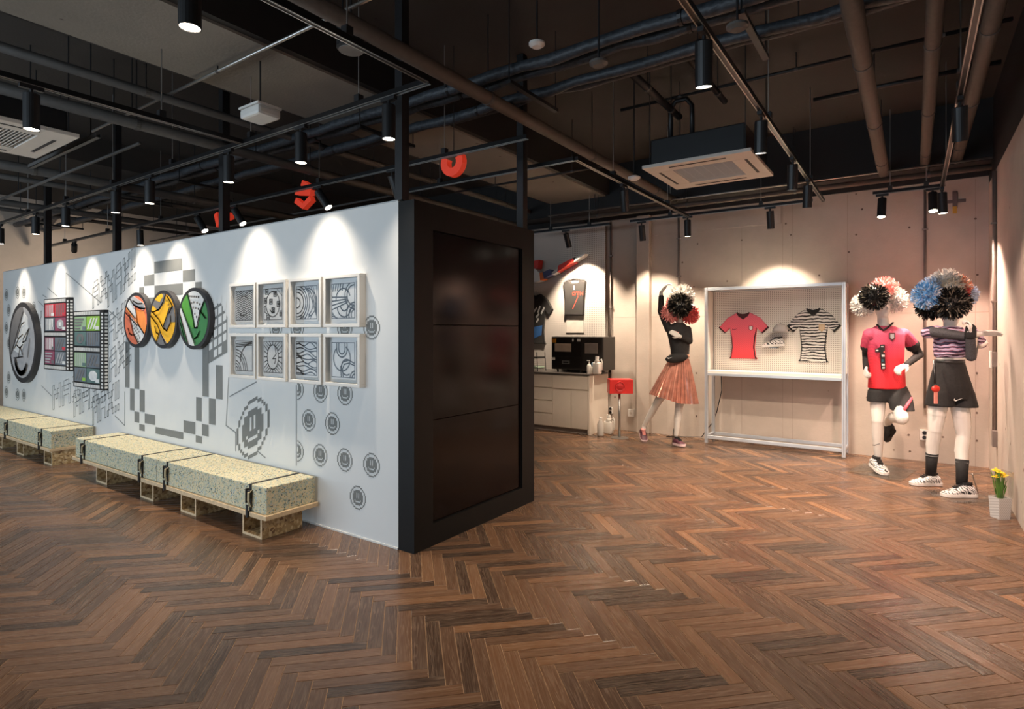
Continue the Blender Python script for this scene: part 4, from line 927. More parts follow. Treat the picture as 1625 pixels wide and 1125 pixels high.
# bottles on the worktop
def bottle(name, label, cat, p, prof, m, n=18): 
    t = thing(name, label, cat, p); MB().lathe(prof, p, n).build('body', m, t, smooth=True); return t
PLW = mat('milky_plastic', (0.68, 0.64, 0.58), 0.35, var=0.02)
pz = lambda px, y: Vector((atY(px, 580, y).x, y, CZ))
p = pz(935, 7.59)
t = bottle('pump_bottle', 'white pump bottle in front of the black machine', 'bottle', p, [(0.030, 0), (0.033, 0.01), (0.033, 0.12), (0.022, 0.14), (0.011, 0.145)], PLW)
MB().lathe([(0.012, 0.145), (0.012, 0.165), (0.005, 0.167), (0.005, 0.195)], p, 10).build('pump', WHITE, t); bx('spout', WHITE, t, p.x - 0.035, p.x + 0.012, p.y - 0.007, p.y + 0.007, CZ + 0.19, CZ + 0.202, 0.002)
p = pz(940.5, 7.64)
t = bottle('spray_bottle', 'small bottle with blue cap between the white bottles', 'bottle', p, [(0.024, 0), (0.026, 0.01), (0.026, 0.09), (0.012, 0.11)], PLW)
MB().lathe([(0.016, 0.108), (0.016, 0.16), (0.008, 0.165)], p, 10).build('cap', mat('blue_cap', (0.06, 0.22, 0.42), 0.4), t)
def jug(label, p, s, hs=1):
    t = thing('plastic_jug', label, 'jug', p)
    MB().box(p.x - 0.05 * s, p.x + 0.05 * s, p.y - 0.045 * s, p.y + 0.045 * s, p.z, p.z + 0.16 * s).build('body', PLW, t, bevel=0.02 * s, smooth=True)
    MB().lathe([(0.045 * s, 0.155 * s), (0.022 * s, 0.19 * s), (0.022 * s, 0.215 * s)], p, 14).build('neck', PLW, t, smooth=True)
    MB().lathe([(0.024 * s, 0.205 * s), (0.024 * s, 0.235 * s)], p, 14).build('cap', WHITE, t)
    MB().tube([(p.x + hs * 0.03 * s, p.y, p.z + 0.175 * s), (p.x + hs * 0.062 * s, p.y, p.z + 0.20 * s), (p.x + hs * 0.075 * s, p.y, p.z + 0.16 * s), (p.x + hs * 0.07 * s, p.y, p.z + 0.06 * s), (p.x + hs * 0.045 * s, p.y, p.z + 0.03 * s)], 0.008 * s, 8).build('handle', PLW, t, smooth=True)
jug('translucent white jug with handle on the worktop corner', pz(947.5, 7.605), 1.1)
f0 = lambda px, y: Vector((atY(px, 690, y).x, y, 0))
t = bottle('plastic_bottle', 'white plastic bottle on the floor beside the cabinet', 'bottle', f0(953, 7.62), [(0.045, 0), (0.05, 0.01), (0.05, 0.17), (0.02, 0.225), (0.02, 0.245)], PLW)
MB().lathe([(0.024, 0.24), (0.024, 0.265)], t.location, 12).build('cap', WHITE, t)
jug('white jug with yellowish content on the floor beneath the socket', f0(966, 7.82), 1.2)
# wire rack at the worktop edge, half hidden by the booth
p = pz(853, 7.75); t = thing('wire_rack', 'small wire rack with green pad half hidden by the black booth', 'rack', p)
for z in (0.04, 0.20): 
    for y in (-0.12, -0.04, 0.04, 0.12): MB().tube([(p.x - 0.2, p.y + y, CZ + z), (p.x + 0.08, p.y + y, CZ + z)], 0.004, 6).build('shelf_wire', STEEL, t)
for x in (-0.2, 0.08):
    for y in (-0.12, 0.12): MB().tube([(p.x + x, p.y + y, CZ + 0.0), (p.x + x - 0.02, p.y + y, CZ + 0.30)], 0.006, 6).build('upright', BLK, t)
bx('tray', mat('tray_dark', (0.05, 0.045, 0.04), 0.5), t, p.x - 0.19, p.x + 0.07, p.y - 0.12, p.y + 0.12, CZ + 0.205, CZ + 0.225)
bx('pad', mat('pale_green_pad', (0.40, 0.50, 0.38), 0.8), t, p.x - 0.18, p.x + 0.06, p.y - 0.11, p.y + 0.11, CZ + 0.045, CZ + 0.075, 0.006)
# ------------------------------------------------------------------ flat garments
def inset(poly, d):
    n = len(poly); out = []
    ar = sum(poly[i][0] * poly[(i + 1) % n][1] - poly[(i + 1) % n][0] * poly[i][1] for i in range(n))
    sg = 1 if ar > 0 else -1
    for i in range(n):
        a, b, c = Vector(poly[i - 1]), Vector(poly[i]), Vector(poly[(i + 1) % n])
        e1, e2 = (b - a).normalized(), (c - b).normalized(); nn = Vector((-e1.y - e2.y, e1.x + e2.x))
        if nn.length < 1e-5: nn = Vector((-e1.y, e1.x))
        out.append(tuple(b + nn.normalized() * d * sg))
    return out
def puff(poly, fn, depth, ins=0.015):
    m = MB(); n = len(poly); p2 = inset(poly, ins * 0.35); p3 = inset(poly, ins)
    rs = [[Vector(fn(a, b, 0.0)) for a, b in poly], [Vector(fn(a, b, depth * 0.6)) for a, b in p2], [Vector(fn(a, b, depth)) for a, b in p3]]
    m.rings(rs, cap=False)
    tri = tessellate_polygon([[Vector((a, b, 0)) for a, b in p3]]); m.add(rs[2], [tuple(q) for q in tri])
    tri = tessellate_polygon([[Vector((a, b, 0)) for a, b in poly]]); m.add(rs[0], [tuple(q) for q in tri])
    bm_fix = m; return bm_fix
TEE = [(-.17, .62), (-.10, .66), (-.07, .60), (0, .55), (.07, .60), (.10, .66), (.17, .62), (.27, .56), (.40, .40), (.30, .30), (.22, .38), (.20, .20), (.185, .05), (.20, -.12), (.23, -.16), (-.23, -.16), (-.20, -.12), (-.185, .05), (-.20, .20), (-.22, .38), (-.30, .30), (-.40, .40), (-.27, .56)]
def tee(label, cx, y, z0, s, m, trim, group=None, sx=1.0):
    t = thing('jersey', label, 'shirt', (cx, y, z0), group)
    fn = lambda a, b, d: (cx + a * s * sx, y - d, z0 + (b + .16) * s)
    puff(TEE, fn, 0.035).build('shirt_body', m, t)
    cm = MB(); cm.tube([fn(*q, 0.034) for q in [(-.10, .655), (-.07, .60), (0, .545), (.07, .60), (.10, .655)]], 0.011, 8); cm.build('collar', trim, t)
    cb = MB().flat([(-.095, .65), (-.06, .60), (0, .56), (.06, .60), (.095, .65), (0, .63)], fn, 0.036); cb.build('neck_inside', trim, t, fixn=False)
    for sg in (-1, 1):
        MB().tube([fn(sg * .40, .40, 0.018), fn(sg * .30, .30, 0.018)], 0.014, 8).build('cuff', trim, t)
        MB().prism([(sg * .21, .36), (sg * .195, .20), (sg * .182, .05), (sg * .20, -.12), (sg * .23, -.16), (sg * .195, -.16), (sg * .165, .04), (sg * .18, .22)], fn, 0.028, 0.037).build('side_stripe', trim, t)
    return t, fn
def swoosh(fn, cx, cy, s, d, m, parent, name='tick_mark'):
    P = [(-.50, .02), (-.46, -.10), (-.36, -.17), (-.22, -.16), (.5, .17), (-.17, -.02), (-.30, -.04), (-.38, .02), (-.40, .14)]
    MB().prism([(cx + a * s, cy + b * s) for a, b in P], fn, d - 0.001, d + 0.001).build(name, m, parent)
def crest(fn, cx, cy, s, d, parent, m1, m2):
    MB().prism([(cx - .5 * s, cy + .6 * s), (cx + .5 * s, cy + .6 * s), (cx + .5 * s, cy - .3 * s), (cx, cy - .7 * s), (cx - .5 * s, cy - .3 * s)], fn, d - 0.001, d + 0.001).build('crest', m1, parent)
    MB().prism([(cx - .34 * s, cy + .42 * s), (cx + .34 * s, cy + .42 * s), (cx + .34 * s, cy - .22 * s), (cx, cy - .48 * s), (cx - .34 * s, cy - .22 * s)], fn, d, d + 0.002).build('crest_centre', m2, parent)
PINK = m_gradz('pink_jersey', [(0.0, (0.80, 0.045, 0.055)), (0.45, (0.80, 0.10, 0.14)), (1.0, (0.80, 0.17, 0.26))], 0.0, 0.7)
ZEB = m_wave('zebra_jersey', (0.012, 0.011, 0.011), (0.66, 0.63, 0.60), 5.2, 5.5, 0.36, 0.44, 'Z', (1.1, 1, 1.7))
DKRED = mat('dark_maroon_trim', (0.055, 0.008, 0.012), 0.7)
# ------------------------------------------------------------------ display rack
RX0, RX1, RY0, RY1, RZ = -2.29, -0.655, 7.81, 8.18, 2.085; PZ = 0.955; q = 0.04
t = thing('display_rack', 'white and silver open display rack holding two jerseys', 'display rack', ((RX0 + RX1) / 2, 8.0, 0))
for x in (RX0, RX1 - q):
    for y in (RY0, RY1 - q):
        po = bx('post', ALU, t, x, x + q, y, y + q, 0.025, RZ, 0.003)
        MB().lathe([(0.018, 0), (0.018, 0.012), (0.008, 0.014), (0.008, 0.03)], (x + q / 2, y + q / 2, 0), 12).build('levelling_foot', STEEL, po)
        bx('groove', mat('groove_grey', (0.25, 0.26, 0.27), 0.5), po, x + q / 2 - 0.003, x + q / 2 + 0.003, y - 0.0006, y + 0.001, 0.05, RZ - 0.02)
for z in (0.085, RZ - q):
    for y in (RY0, RY1 - q): bx('long_rail', ALU, t, RX0 + q, RX1 - q, y + 0.002, y + q - 0.002, z, z + q, 0.003)
    for x in (RX0, RX1 - q): bx('end_rail', ALU, t, x + 0.002, x + q - 0.002, RY0 + q, RY1 - q, z, z + q, 0.003)
PWH = mat('rack_white_panel', (0.76, 0.72, 0.66), 0.45, var=0.02)
bx('shelf', PWH, t, RX0 + q, RX1 - q, RY0 + 0.002, RY1 - 0.01, PZ, PZ + 0.035, 0.003)
bx('shelf_rail', ALU, t, RX0 + q, RX1 - q, RY0 - 0.002, RY0 + 0.03, PZ - 0.035, PZ, 0.003)
bx('top_panel', PWH, t, RX0 + q, RX1 - q, RY0 + q, RY1 - q, RZ - 0.03, RZ - 0.015)
for x in (RX0 + 0.012, RX1 - q + 0.012): bx('side_panel', PWH, t, x, x + 0.015, RY0 + q, RY1 - q, PZ + 0.035, RZ - q)
bp = bx('perforated_back', PEG2, t, RX0 + q, RX1 - q, RY1 - 0.055, RY1 - 0.04, PZ + 0.035, RZ - q)
cb = MB().tube([(RX0 + 0.12, RY1 - 0.02, PZ), (RX0 + 0.13, RY1 - 0.02, 0.7), (RX0 + 0.06, RY1 - 0.0, 0.4), (RX0 + 0.0, RY1 + 0.02, 0.25), (RX0 - 0.15, RY1 + 0.0, 0.03), (RX0 - 0.45, RY1 - 0.05, 0.008), (RX0 - 0.62, RY1 - 0.1, 0.006)], 0.006, 8).build('power_cord', BLK, t, smooth=True)
gy = RY1 - 0.057
def onp(px, py): return atY(px, py, gy)
a, b = onp(1145, 568), onp(1213, 495)
s1 = (b.z - a.z) / 0.82
tt, fn = tee('pink red jersey with dark collar pinned in the display rack', (onp(1180, 530)).x, gy, a.z, s1, PINK, DKRED, sx=1.03)
swoosh(fn, -.13, .36, .09, 0.037, DKRED, tt); crest(fn, .13, .38, .07, 0.037, tt, mat('crest_rim', (0.30, 0.05, 0.07), 0.6), PW_)
a, b = onp(1265, 573), onp(1330, 488)
tt, fn = tee('zebra striped jersey pinned in the display rack', onp(1291, 530).x, gy, a.z, (b.z - a.z) / 0.82, ZEB, FABB, sx=0.90)
crest(fn, .13, .36, .09, 0.037, tt, mat('gold_crest', (0.55, 0.38, 0.22), 0.5), mat('gold_crest_in', (0.62, 0.46, 0.30), 0.5))
swoosh(fn, -.12, .36, .09, 0.037, FABB, tt)
def sneaker(name, parent, toe, heel, up, mats, wd=0.052, ht=0.10, label=None, cat=None):
    """sneaker between heel and toe; returns shoe object"""
    toe, heel, up = Vector(toe), Vector(heel), Vector(up); L_ = (toe - heel).length; d = (toe - heel).normalized(); sd = d.cross(up).normalized(); u_ = sd.cross(d).normalized()
    mu_, ms_, ml_ = mats
    prof = [(0.0, .62, .5), (.06, .80, .86), (.16, .86, 1.0), (.30, .84, 1.0), (.42, .86, .90), (.55, .95, .72), (.70, 1.0, .55), (.84, .92, .44), (.94, .70, .36), (1.0, .34, .26)]
    rs = []; so = []
    for tt_, w_, h_ in prof:
        c = heel + d * (L_ * tt_); r = []
        for k in range(13):
            a = PI * k / 12; r.append(c + sd * (wd * w_ * (math.cos(a) if abs(math.cos(a)) < .8 else math.copysign(.8 + .2 * abs(math.cos(a)), math.cos(a)))) + u_ * (0.022 + (ht * h_ - 0.022) * math.sin(a) ** .7))
        rs.append(r)
    m = MB().rings(rs)
    if parent is None:
        t = thing(name, label, cat, heel); up_ = m.build('upper', mu_, t, smooth=True)
    else: up_ = m.build(name, mu_, parent, smooth=True); t = up_
    par = t
    out = [(w_ * 1.08 * wd, L_ * (tt_ * 1.04 - .02)) for tt_, w_, h_ in prof]
    pl = [(a, b) for a, b in out] + [(-a, b) for a, b in reversed(out)]
    fn = lambda a, b, dd: tuple(heel + sd * a + d * b + u_ * dd)
    MB().prism(pl, fn, 0.0, 0.030).build('sole', ms_, par, bevel=0.003)
    bl = [(a * 1.01, b) for a, b in out[1:4]]
    lm = MB()
    for tt_, h_ in ((.44, .92), (.50, .84), (.56, .75), (.62, .68)):
        c = heel + d * (L_ * tt_) + u_ * (ht * h_ + 0.001); lm.obox(c, sd, d, u_, wd * .45, 0.005, 0.005)
    lm.build('laces', ml_, par)
    c = heel + d * (L_ * .25) + u_ * (ht * 1.0)
    MB().rings([[c + (sd * math.cos(2 * PI * k / 14) * wd * .66 + d * math.sin(2 * PI * k / 14) * L_ * .17) + u_ * z for k in range(14)] for z in (-0.012, 0.008)]).build('collar', ml_, par)
    return t
ZSH = m_wave('white_shoe_black_streaks', (0.02, 0.02, 0.022), (0.74, 0.71, 0.69), 16, 9, 0.22, 0.30, 'DIAGONAL', (1, 1, 1), 0.5)
SOLEW = mat('shoe_sole_white', (0.74, 0.70, 0.66), 0.5, var=0.03)
a, b = onp(1212, 551), onp(1247, 549)
sneaker('display_sneaker', None, (a.x, gy - 0.07, a.z), (b.x, gy - 0.07, b.z), (0, 0, 1), (ZSH, SOLEW, FABB), wd=0.045, ht=0.115, label='white sneaker with black streaks on the rack back panel', cat='shoe')
bx('shoe_peg', STEEL, SC.objects['display_sneaker'], (a.x + b.x) / 2 - 0.05, (a.x + b.x) / 2 + 0.05, gy - 0.12, gy + 0.001, a.z - 0.006, a.z)
# cap
p = onp(1238, 523); t = thing('baseball_cap', 'pale grey cap hung above the sneaker in the rack', 'cap', p)
CAPM = mat('pale_cap_fabric', (0.40, 0.37, 0.36), 0.8)
rs = []
for i in range(8):
    a_ = PI / 2 * i / 7; rs.append([Vector((p.x + 0.02 + 0.095 * math.cos(a_) * math.cos(2 * PI * k / 18), p.y - 0.10 + 0.095 * math.cos(a_) * math.sin(2 * PI * k / 18), p.z - 0.03 + 0.105 * math.sin(a_) + 0.0005)) for k in range(18)])
MB().rings(rs).build('crown', CAPM, t, smooth=True)
br = [(math.cos(R(110 + 14 * k)) * 0.095, math.sin(R(110 + 14 * k)) * 0.095) for k in range(11)]
MB().prism([(a_, b_) for a_, b_ in br] + [(a_ - 0.08, b_ * 0.95) for a_, b_ in reversed(br)], lambda a_, b_, d: (p.x + 0.02 + a_, p.y - 0.10 + b_, p.z - 0.03 + d + min(0, a_ + 0.09) * 0.35), -0.004, 0.003).build('visor', CAPM, t)
MB().ell(p + Vector((0.02, -0.10, 0.077)), 0.009, 0.009, 0.006).build('button', CAPM, t)
bx('back_strap', FABB, t, p.x + 0.09, p.x + 0.125, p.y - 0.115, p.y - 0.085, p.z - 0.02, p.z + 0.0, 0.003)
bx('hook', STEEL, t, p.x + 0.01, p.x + 0.03, p.y - 0.02, p.y + 0.001, p.z + 0.02, p.z + 0.03)
# ------------------------------------------------------------------ garments and tick sign on the pegboard
GY = YB - 0.07
def onw(px, py): return atY(px, py, GY)
p0_, p1_ = onw(896, 500), onw(931, 442)
BAG = mat('charcoal_bag', (0.045, 0.040, 0.036), 0.7)
cx = (p0_.x + p1_.x) / 2; W2 = (p1_.x - p0_.x) / 2
t = thing('gym_tank', 'black tank top with red printing on a hanger', 'shirt', (cx, GY, p0_.z))
fn = lambda a, b, d: (cx + a, GY - d, p0_.z + b)
H_ = p1_.z - p0_.z
puff([(-W2 * .92, 0), (W2 * .80, -0.01), (W2 * .86, H_ * .4), (W2 * 1.0, H_ * .92), (W2 * .72, H_ * .95), (W2 * .55, H_ * 1.0), (W2 * .3, H_ * .9), (-W2 * .3, H_ * .9), (-W2 * .62, H_), (-W2 * .85, H_ * .95), (-W2 * 1.02, H_ * .94), (-W2 * .9, H_ * .5)], fn, 0.05).build('tank_body', BAG, t)
RDP = mat('red_print', (0.75, 0.09, 0.05), 0.6)
for k, gl_ in enumerate(['DOD', 'LIL'][:1]):
    m = MB(); x = -W2 * .12
    for ch in 'OTN':
        if ch == 'O': m.stroke([(x, H_ * .55), (x + .045, H_ * .55), (x + .045, H_ * .63), (x, H_ * .63)], 0.014, fn, 0.0515, True)
        elif ch == 'T': m.stroke([(x, H_ * .63), (x + .045, H_ * .63)], 0.014, fn, 0.0515); m.stroke([(x + .022, H_ * .63), (x + .022, H_ * .55)], 0.014, fn, 0.0515)
        else: m.stroke([(x, H_ * .55), (x, H_ * .63), (x + .045, H_ * .55), (x + .045, H_ * .63)], 0.014, fn, 0.0515)
        x += 0.068
    m.build('red_lettering', RDP, t, fixn=False)
MB().stroke([(W2 * .35, H_ * .50), (-W2 * .1, H_ * .18)], 0.012, fn, 0.0515).build('red_slash', RDP, t, fixn=False)
MB().stroke([(W2 * .0, H_ * .72), (W2 * .0, H_ * .80)], 0.022, fn, 0.0515).build('pale_logo', PLG, t, fixn=False)
MB().tube([fn(-W2 * .9, H_ * .97, 0.02), fn(0, H_ * 1.02, 0.02), fn(W2 * .9, H_ * .97, 0.02)], 0.008, 8).build('hanger_bar', STEEL, t)
MB().tube([fn(0, H_ * 1.02, 0.02)] + [fn(0.0 + .03 * math.sin(R(a_)), H_ * 1.02 + .07 - .03 * math.cos(R(a_)), 0.02) for a_ in range(0, 300, 30)], 0.003, 6).build('hanger_hook', STEEL, t)
pp = onw(910, 523); tg = bx('fabric_swatch', mat('white_cloth_swatch', (0.72, 0.66, 0.58), 0.8), None, onw(899, 520).x, onw(927, 520).x, GY - 0.012, GY, onw(910, 528).z, p0_.z - 0.01, 0.004); tag(tg, 'white cloth panel on the pegboard below the black tank top', 'cloth')
# black t-shirt half hidden by the booth
a_ = onw(864, 545); b_ = onw(860, 466)
tt, fn = tee('black t-shirt with white print beside the black booth', onw(852, 500).x, GY, a_.z, (b_.z - a_.z) / 0.82, mat('washed_black_cotton', (0.035, 0.032, 0.030), 0.85), FABB, sx=0.80)
m = MB()
for (q0, q1) in [((-.05, .36), (.02, .42)), ((.06, .36), (.10, .44)), ((.14, .34), (.20, .42)), ((.02, .28), (.07, .32)), ((.03, .2), (.06, .24)), ((-.12, .34), (-.10, .42))]: m.stroke([q0, q1], 0.035, fn, 0.0375)
m.build('white_print', PW_, tt, fixn=False)
MB().tube([fn(0, .60, .02)] + [fn(.035 * math.sin(R(q)), .70 - .035 * math.cos(R(q)), 0.02) for q in range(0, 290, 30)], 0.003, 6).build('hanger_hook', STEEL, tt)
MB().prism([(-.12, .10), (.16, .14), (.14, -.02), (-.10, -.10)], fn, 0.0375, 0.0385).build('blue_print', mat('blue_print', (0.05, 0.16, 0.42), 0.6), tt)
# large tick-shaped wall sign made of coloured blocks
SY = GY - 0.16
def ons(px, py): q = atY(px, py, SY); return (q.x, q.z)
t = thing('tick_sign', 'large tick-shaped wall sign in red, blue, orange and white blocks', 'wall sign', (ons(880, 430)[0], GY, ons(880, 430)[1]))
fs = lambda a, b, d: (a, SY + d, b)
for nm, m, pts in [('red_block', REDP, [(884, 432), (886, 421), (909, 409), (912, 413), (911, 416), (886, 430)]), ('white_tip', PW_, [(911, 415), (913, 409), (928, 402), (925, 406)]), ('black_tip', BLK, [(909, 409), (913, 408), (911, 416)]), ('white_block', PW_, [(875, 433), (884, 426), (885, 431), (876, 436)]),
                   ('blue_block', mat('sign_blue', (0.075, 0.085, 0.20), 0.5), [(861, 432), (872, 427), (877, 434), (863, 442)]), ('orange_block', mat('sign_orange', (0.75, 0.20, 0.05), 0.5), [(856, 433), (861, 432), (863, 443), (857, 445)]), ('white_body', PW_, [(838, 426), (848, 425), (856, 433), (857, 446), (849, 448), (838, 447)]), ('red_tail', REDP, [(846, 414), (855, 412), (853, 426), (848, 427), (844, 424)])]:
    MB().prism([ons(*q) for q in pts], fs, 0.0, 0.14).build(nm, m, t, bevel=0.003)
# ------------------------------------------------------------------ red speaker on a steel stand
p = f0(983, 7.60); t = thing('speaker_stand', 'red box speaker on a round steel floor stand', 'speaker', p)
MB().lathe([(0.125, 0), (0.125, 0.008), (0.03, 0.016), (0.015, 0.02)], p, 28).build('base', STEEL, t); MB().lathe([(0.017, 0.015), (0.017, 0.64)], p, 14).build('pole', STEEL, t, smooth=True)
REDS = mat('speaker_red', (0.55, 0.025, 0.022), 0.35)
bxo = MB(); bxo.obox(p + Vector((0.01, 0, 0.735)), RIGHT, FWD, UP, 0.165, 0.10, 0.10); sp = bxo.build('cabinet', REDS, t, bevel=0.006)
m = MB(); c_ = p + Vector((0.01, 0, 0.735)) - FWD * 0.10 - RIGHT * 0.02
m.rings([[c_ - FWD * d + (RIGHT * math.cos(2 * PI * k / 24) + UP * math.sin(2 * PI * k / 24)) * r for k in range(24)] for r, d in ((0.07, 0.0), (0.066, 0.008), (0.05, 0.004), (0.02, 0.010))]); m.build('driver', mat('speaker_dark_red', (0.40, 0.015, 0.015), 0.4), sp)
# ------------------------------------------------------------------ flower pot by the right wall
p = atZ(1587, 822, 0.0); p = Vector((min(p.x, XR - 0.10), p.y, 0))
t = thing('flower_pot', 'yellow flowers in a white pot with clear wrapping by the wall', 'potted plant', p)
m = MB(); m.rings([[p + (RIGHT * a_ + FWD * b_) * s_ + UP * z for a_, b_ in ((-1, -1), (1, -1), (1, 1), (-1, 1))] for s_, z in ((0.044, 0.0), (0.052, 0.17), (0.047, 0.17), (0.044, 0.15))]); m.build('pot', m_wave('white_ribbed_pot', (0.55, 0.53, 0.50), (0.72, 0.70, 0.67), 30, 0, 0.3, 0.6, 'DIAGONAL'), t)
rr = random.Random(3)
LEAF = mat('leaf_green', (0.09, 0.22, 0.03), 0.55, var=0.35); FLW = mat('flower_yellow', (0.85, 0.62, 0.03), 0.55); STM = mat('stem_green', (0.15, 0.28, 0.05), 0.6)
stems = MB()
for k in range(26):
    a_ = rr.uniform(0, 2 * PI); b0 = p + Vector((math.cos(a_) * rr.uniform(0, .03), math.sin(a_) * rr.uniform(0, .03), 0.15)); tp_ = b0 + Vector((math.cos(a_) * rr.uniform(.0, .05), math.sin(a_) * rr.uniform(0, .05), rr.uniform(.10, .26)))
    md_ = b0.lerp(tp_, .5) + Vector((0, 0, .02)); sd_ = Vector((-math.sin(a_), math.cos(a_), 0)) * 0.009
    MB().add([b0, md_ - sd_, tp_, md_ + sd_, md_ + Vector((math.cos(a_), math.sin(a_), 0)) * 0.004], [(0, 1, 4), (1, 2, 4), (2, 3, 4), (3, 0, 4), (0, 3, 2, 1)]).build('leaf', LEAF, t)
for k in range(8):
    a_ = 2 * PI * k / 8 + rr.uniform(-.3, .3); rad = rr.uniform(0.005, .05); b0 = p + Vector((math.cos(a_) * rad * .5, math.sin(a_) * rad * .5, .12)); tp_ = p + Vector((math.cos(a_) * rad, math.sin(a_) * rad, .30 + rr.uniform(0, .085)))
    MB().tube([b0, b0.lerp(tp_, .6), tp_], 0.0035, 6).build('stem', STM, t)
    fl = MB()
    for j_ in range(6):
        an = 2 * PI * j_ / 6; dv_ = Vector((math.cos(an), math.sin(an), 0.25)); s2 = Vector((-math.sin(an), math.cos(an), 0)) * 0.012
        fl.add([tp_, tp_ + dv_ * .018 + s2, tp_ + dv_ * .034, tp_ + dv_ * .018 - s2, tp_ + dv_ * .018 + Vector((0, 0, .006))], [(0, 1, 4), (1, 2, 4), (2, 3, 4), (3, 0, 4), (0, 3, 2, 1)])
    fo = fl.build('flower', FLW, t); MB().lathe([(0.006, -0.005), (0.010, 0.02), (0.008, 0.022)], tp_, 10).build('trumpet', FLW, fo)
m = MB(); m.rings([[p + (RIGHT * a_ + FWD * b_) * s_ + UP * z for a_, b_ in ((-1, -1), (1, -1), (1, 1), (-1, 1))] for s_, z in ((0.048, 0.002), (0.056, 0.18), (0.060, 0.38))], cap=False); m.build('clear_wrapping', m_glass('clear_film', (0.97, 0.97, 0.97), 0.03), t)
# ------------------------------------------------------------------ mannequins
def capsule(m, p0, r0, p1, r1, n=12):
    p0, p1 = Vector(p0), Vector(p1); d = (p1 - p0)
    if d.length < 1e-5: d = Vector((0, 0, 1e-4))
    L_ = d.length; d.normalize(); up = Vector((0, 0, 1)) if abs(d.z) < .9 else Vector((0, 1, 0)); a = d.cross(up).normalized(); b = a.cross(d)
    rs = []
    for th in (-75, -45, -15): rs.append((p0 + d * (r0 * math.sin(R(th))), r0 * math.cos(R(th))))
    for k in (.0, .5, 1.0):
        if 0 < k < 1: rs.append((p0.lerp(p1, k), r0 + (r1 - r0) * k))
    for th in (15, 45, 75): rs.append((p1 + d * (r1 * math.sin(R(th))), r1 * math.cos(R(th))))
    m.rings([[c + (a * math.cos(2 * PI * k / n) + b * math.sin(2 * PI * k / n)) * r for k in range(n)] for c, r in rs])
def remesh(mb, name, m, parent, voxel=0.008, smooth=4):
    o = mb.build('tmp', m, None, origin=(0, 0, 0))
    rm = o.modifiers.new('r', 'REMESH'); rm.mode = 'VOXEL'; rm.voxel_size = voxel; rm.use_smooth_shade = True
    if smooth: sm = o.modifiers.new('s', 'SMOOTH'); sm.iterations = smooth; sm.factor = 0.5
    dg = bpy.context.evaluated_depsgraph_get(); dg.update()
    me = bpy.data.meshes.new_from_object(o.evaluated_get(dg)); bpy.data.objects.remove(o)
    root = parent
    while root.parent is not None: root = root.parent
    me.transform(Matrix.Translation(-Vector(root.location)))
    me.materials.clear(); me.materials.append(m); me.name = name
    for p in me.polygons: p.use_smooth = True
    ob = bpy.data.objects.new(name, me); COL.objects.link(ob); ob.parent = parent
    return ob
def loft(m, rings_, n=24, sq=1.0):
    """rings: (centre, half-width along view right, half-depth)"""
    rs = []
    for c, ru, rw in rings_:
        rs.append([Vector(c) + RIGHT * (ru * math.copysign(abs(math.cos(2 * PI * k / n)) ** sq, math.cos(2 * PI * k / n))) + FWD * (rw * math.copysign(abs(math.sin(2 * PI * k / n)) ** sq, math.sin(2 * PI * k / n))) for k in range(n)])
    m.rings(rs)
def hand(m, wr, d, palmn, curl=20, size=1.0, thumb=1):
    """wr: wrist, d: pointing direction, palmn: direction the palm faces; thumb +-1 picks the side"""
    d = Vector(d).normalized(); pn = Vector(palmn); pn = (pn - d * pn.dot(d)).normalized(); sd = d.cross(pn) * thumb
    wr = Vector(wr); s = size
    for k in (-1.5, -.5, .5, 1.5): capsule(m, wr + sd * (k * 0.010 * s) + d * 0.005, 0.015 * s, wr + d * (0.082 * s) + sd * (k * 0.0195 * s), 0.0125 * s)
    for k, ln_ in zip((1.5, .5, -.5, -1.5), (0.072, 0.080, 0.074, 0.058)):
        p = wr + d * (0.085 * s) + sd * (k * 0.0195 * s); a = curl * .5; dd = d
        for j, f in enumerate((.45, .32, .25)):
            ang = R(a); dd = (d * math.cos(ang) + pn * math.sin(ang)).normalized(); q = p + dd * (ln_ * f * s); capsule(m, p, (0.0095 - .0006 * j) * s, q, (0.009 - .0008 * j) * s, 8); p = q; a += curl
    p = wr + d * (0.022 * s) + sd * (0.026 * s); dd = (d * .72 + sd * .62 + pn * .25).normalized(); q = p + dd * (0.042 * s); capsule(m, p, 0.0125 * s, q, 0.0105 * s, 8)
    dd = (d * .9 + sd * .12 + pn * .40).normalized(); capsule(m, q, 0.0105 * s, q + dd * (0.034 * s), 0.0085 * s, 8)
def pompom(parent, c, r, m, seed, n=620, core=None, ln=0.055, wd=0.005):
    rr = random.Random(seed); c = Vector(c); mb = MB(); m = m if isinstance(m, list) else [m]; nm_ = len(m); pk = [0, 0, 0] + list(range(nm_))
    mb.ell(c, r * .78, r * .78, r * .78, n=14, m=8)
    for _ in range(n):
        z = rr.uniform(-1, 1); a = rr.uniform(0, 2 * PI); q = math.sqrt(1 - z * z); d = Vector((q * math.cos(a), q * math.sin(a), z))
        j = Vector((rr.uniform(-1, 1), rr.uniform(-1, 1), rr.uniform(-1, 1))); d2 = (d + j * .55).normalized(); s_ = d2.cross(Vector((rr.uniform(-1, 1), rr.uniform(-1, 1), rr.uniform(-1, 1)))).normalized() * wd
        mb.cur = 0 if nm_ == 1 else rr.choice(pk); a0 = c + d * (r * .74); e = a0 + d2 * (ln * rr.uniform(.6, 1.0)) * (r / .13); mid = a0.lerp(e, .6) + j * 0.006
        mb.add([a0 - s_, a0 + s_, mid + s_, mid - s_, e + s_ * .8, e - s_ * .8], [(0, 1, 2, 3), (3, 2, 4, 5)])
    o = mb.build('pompom', m, parent, fixn=False)
    return o
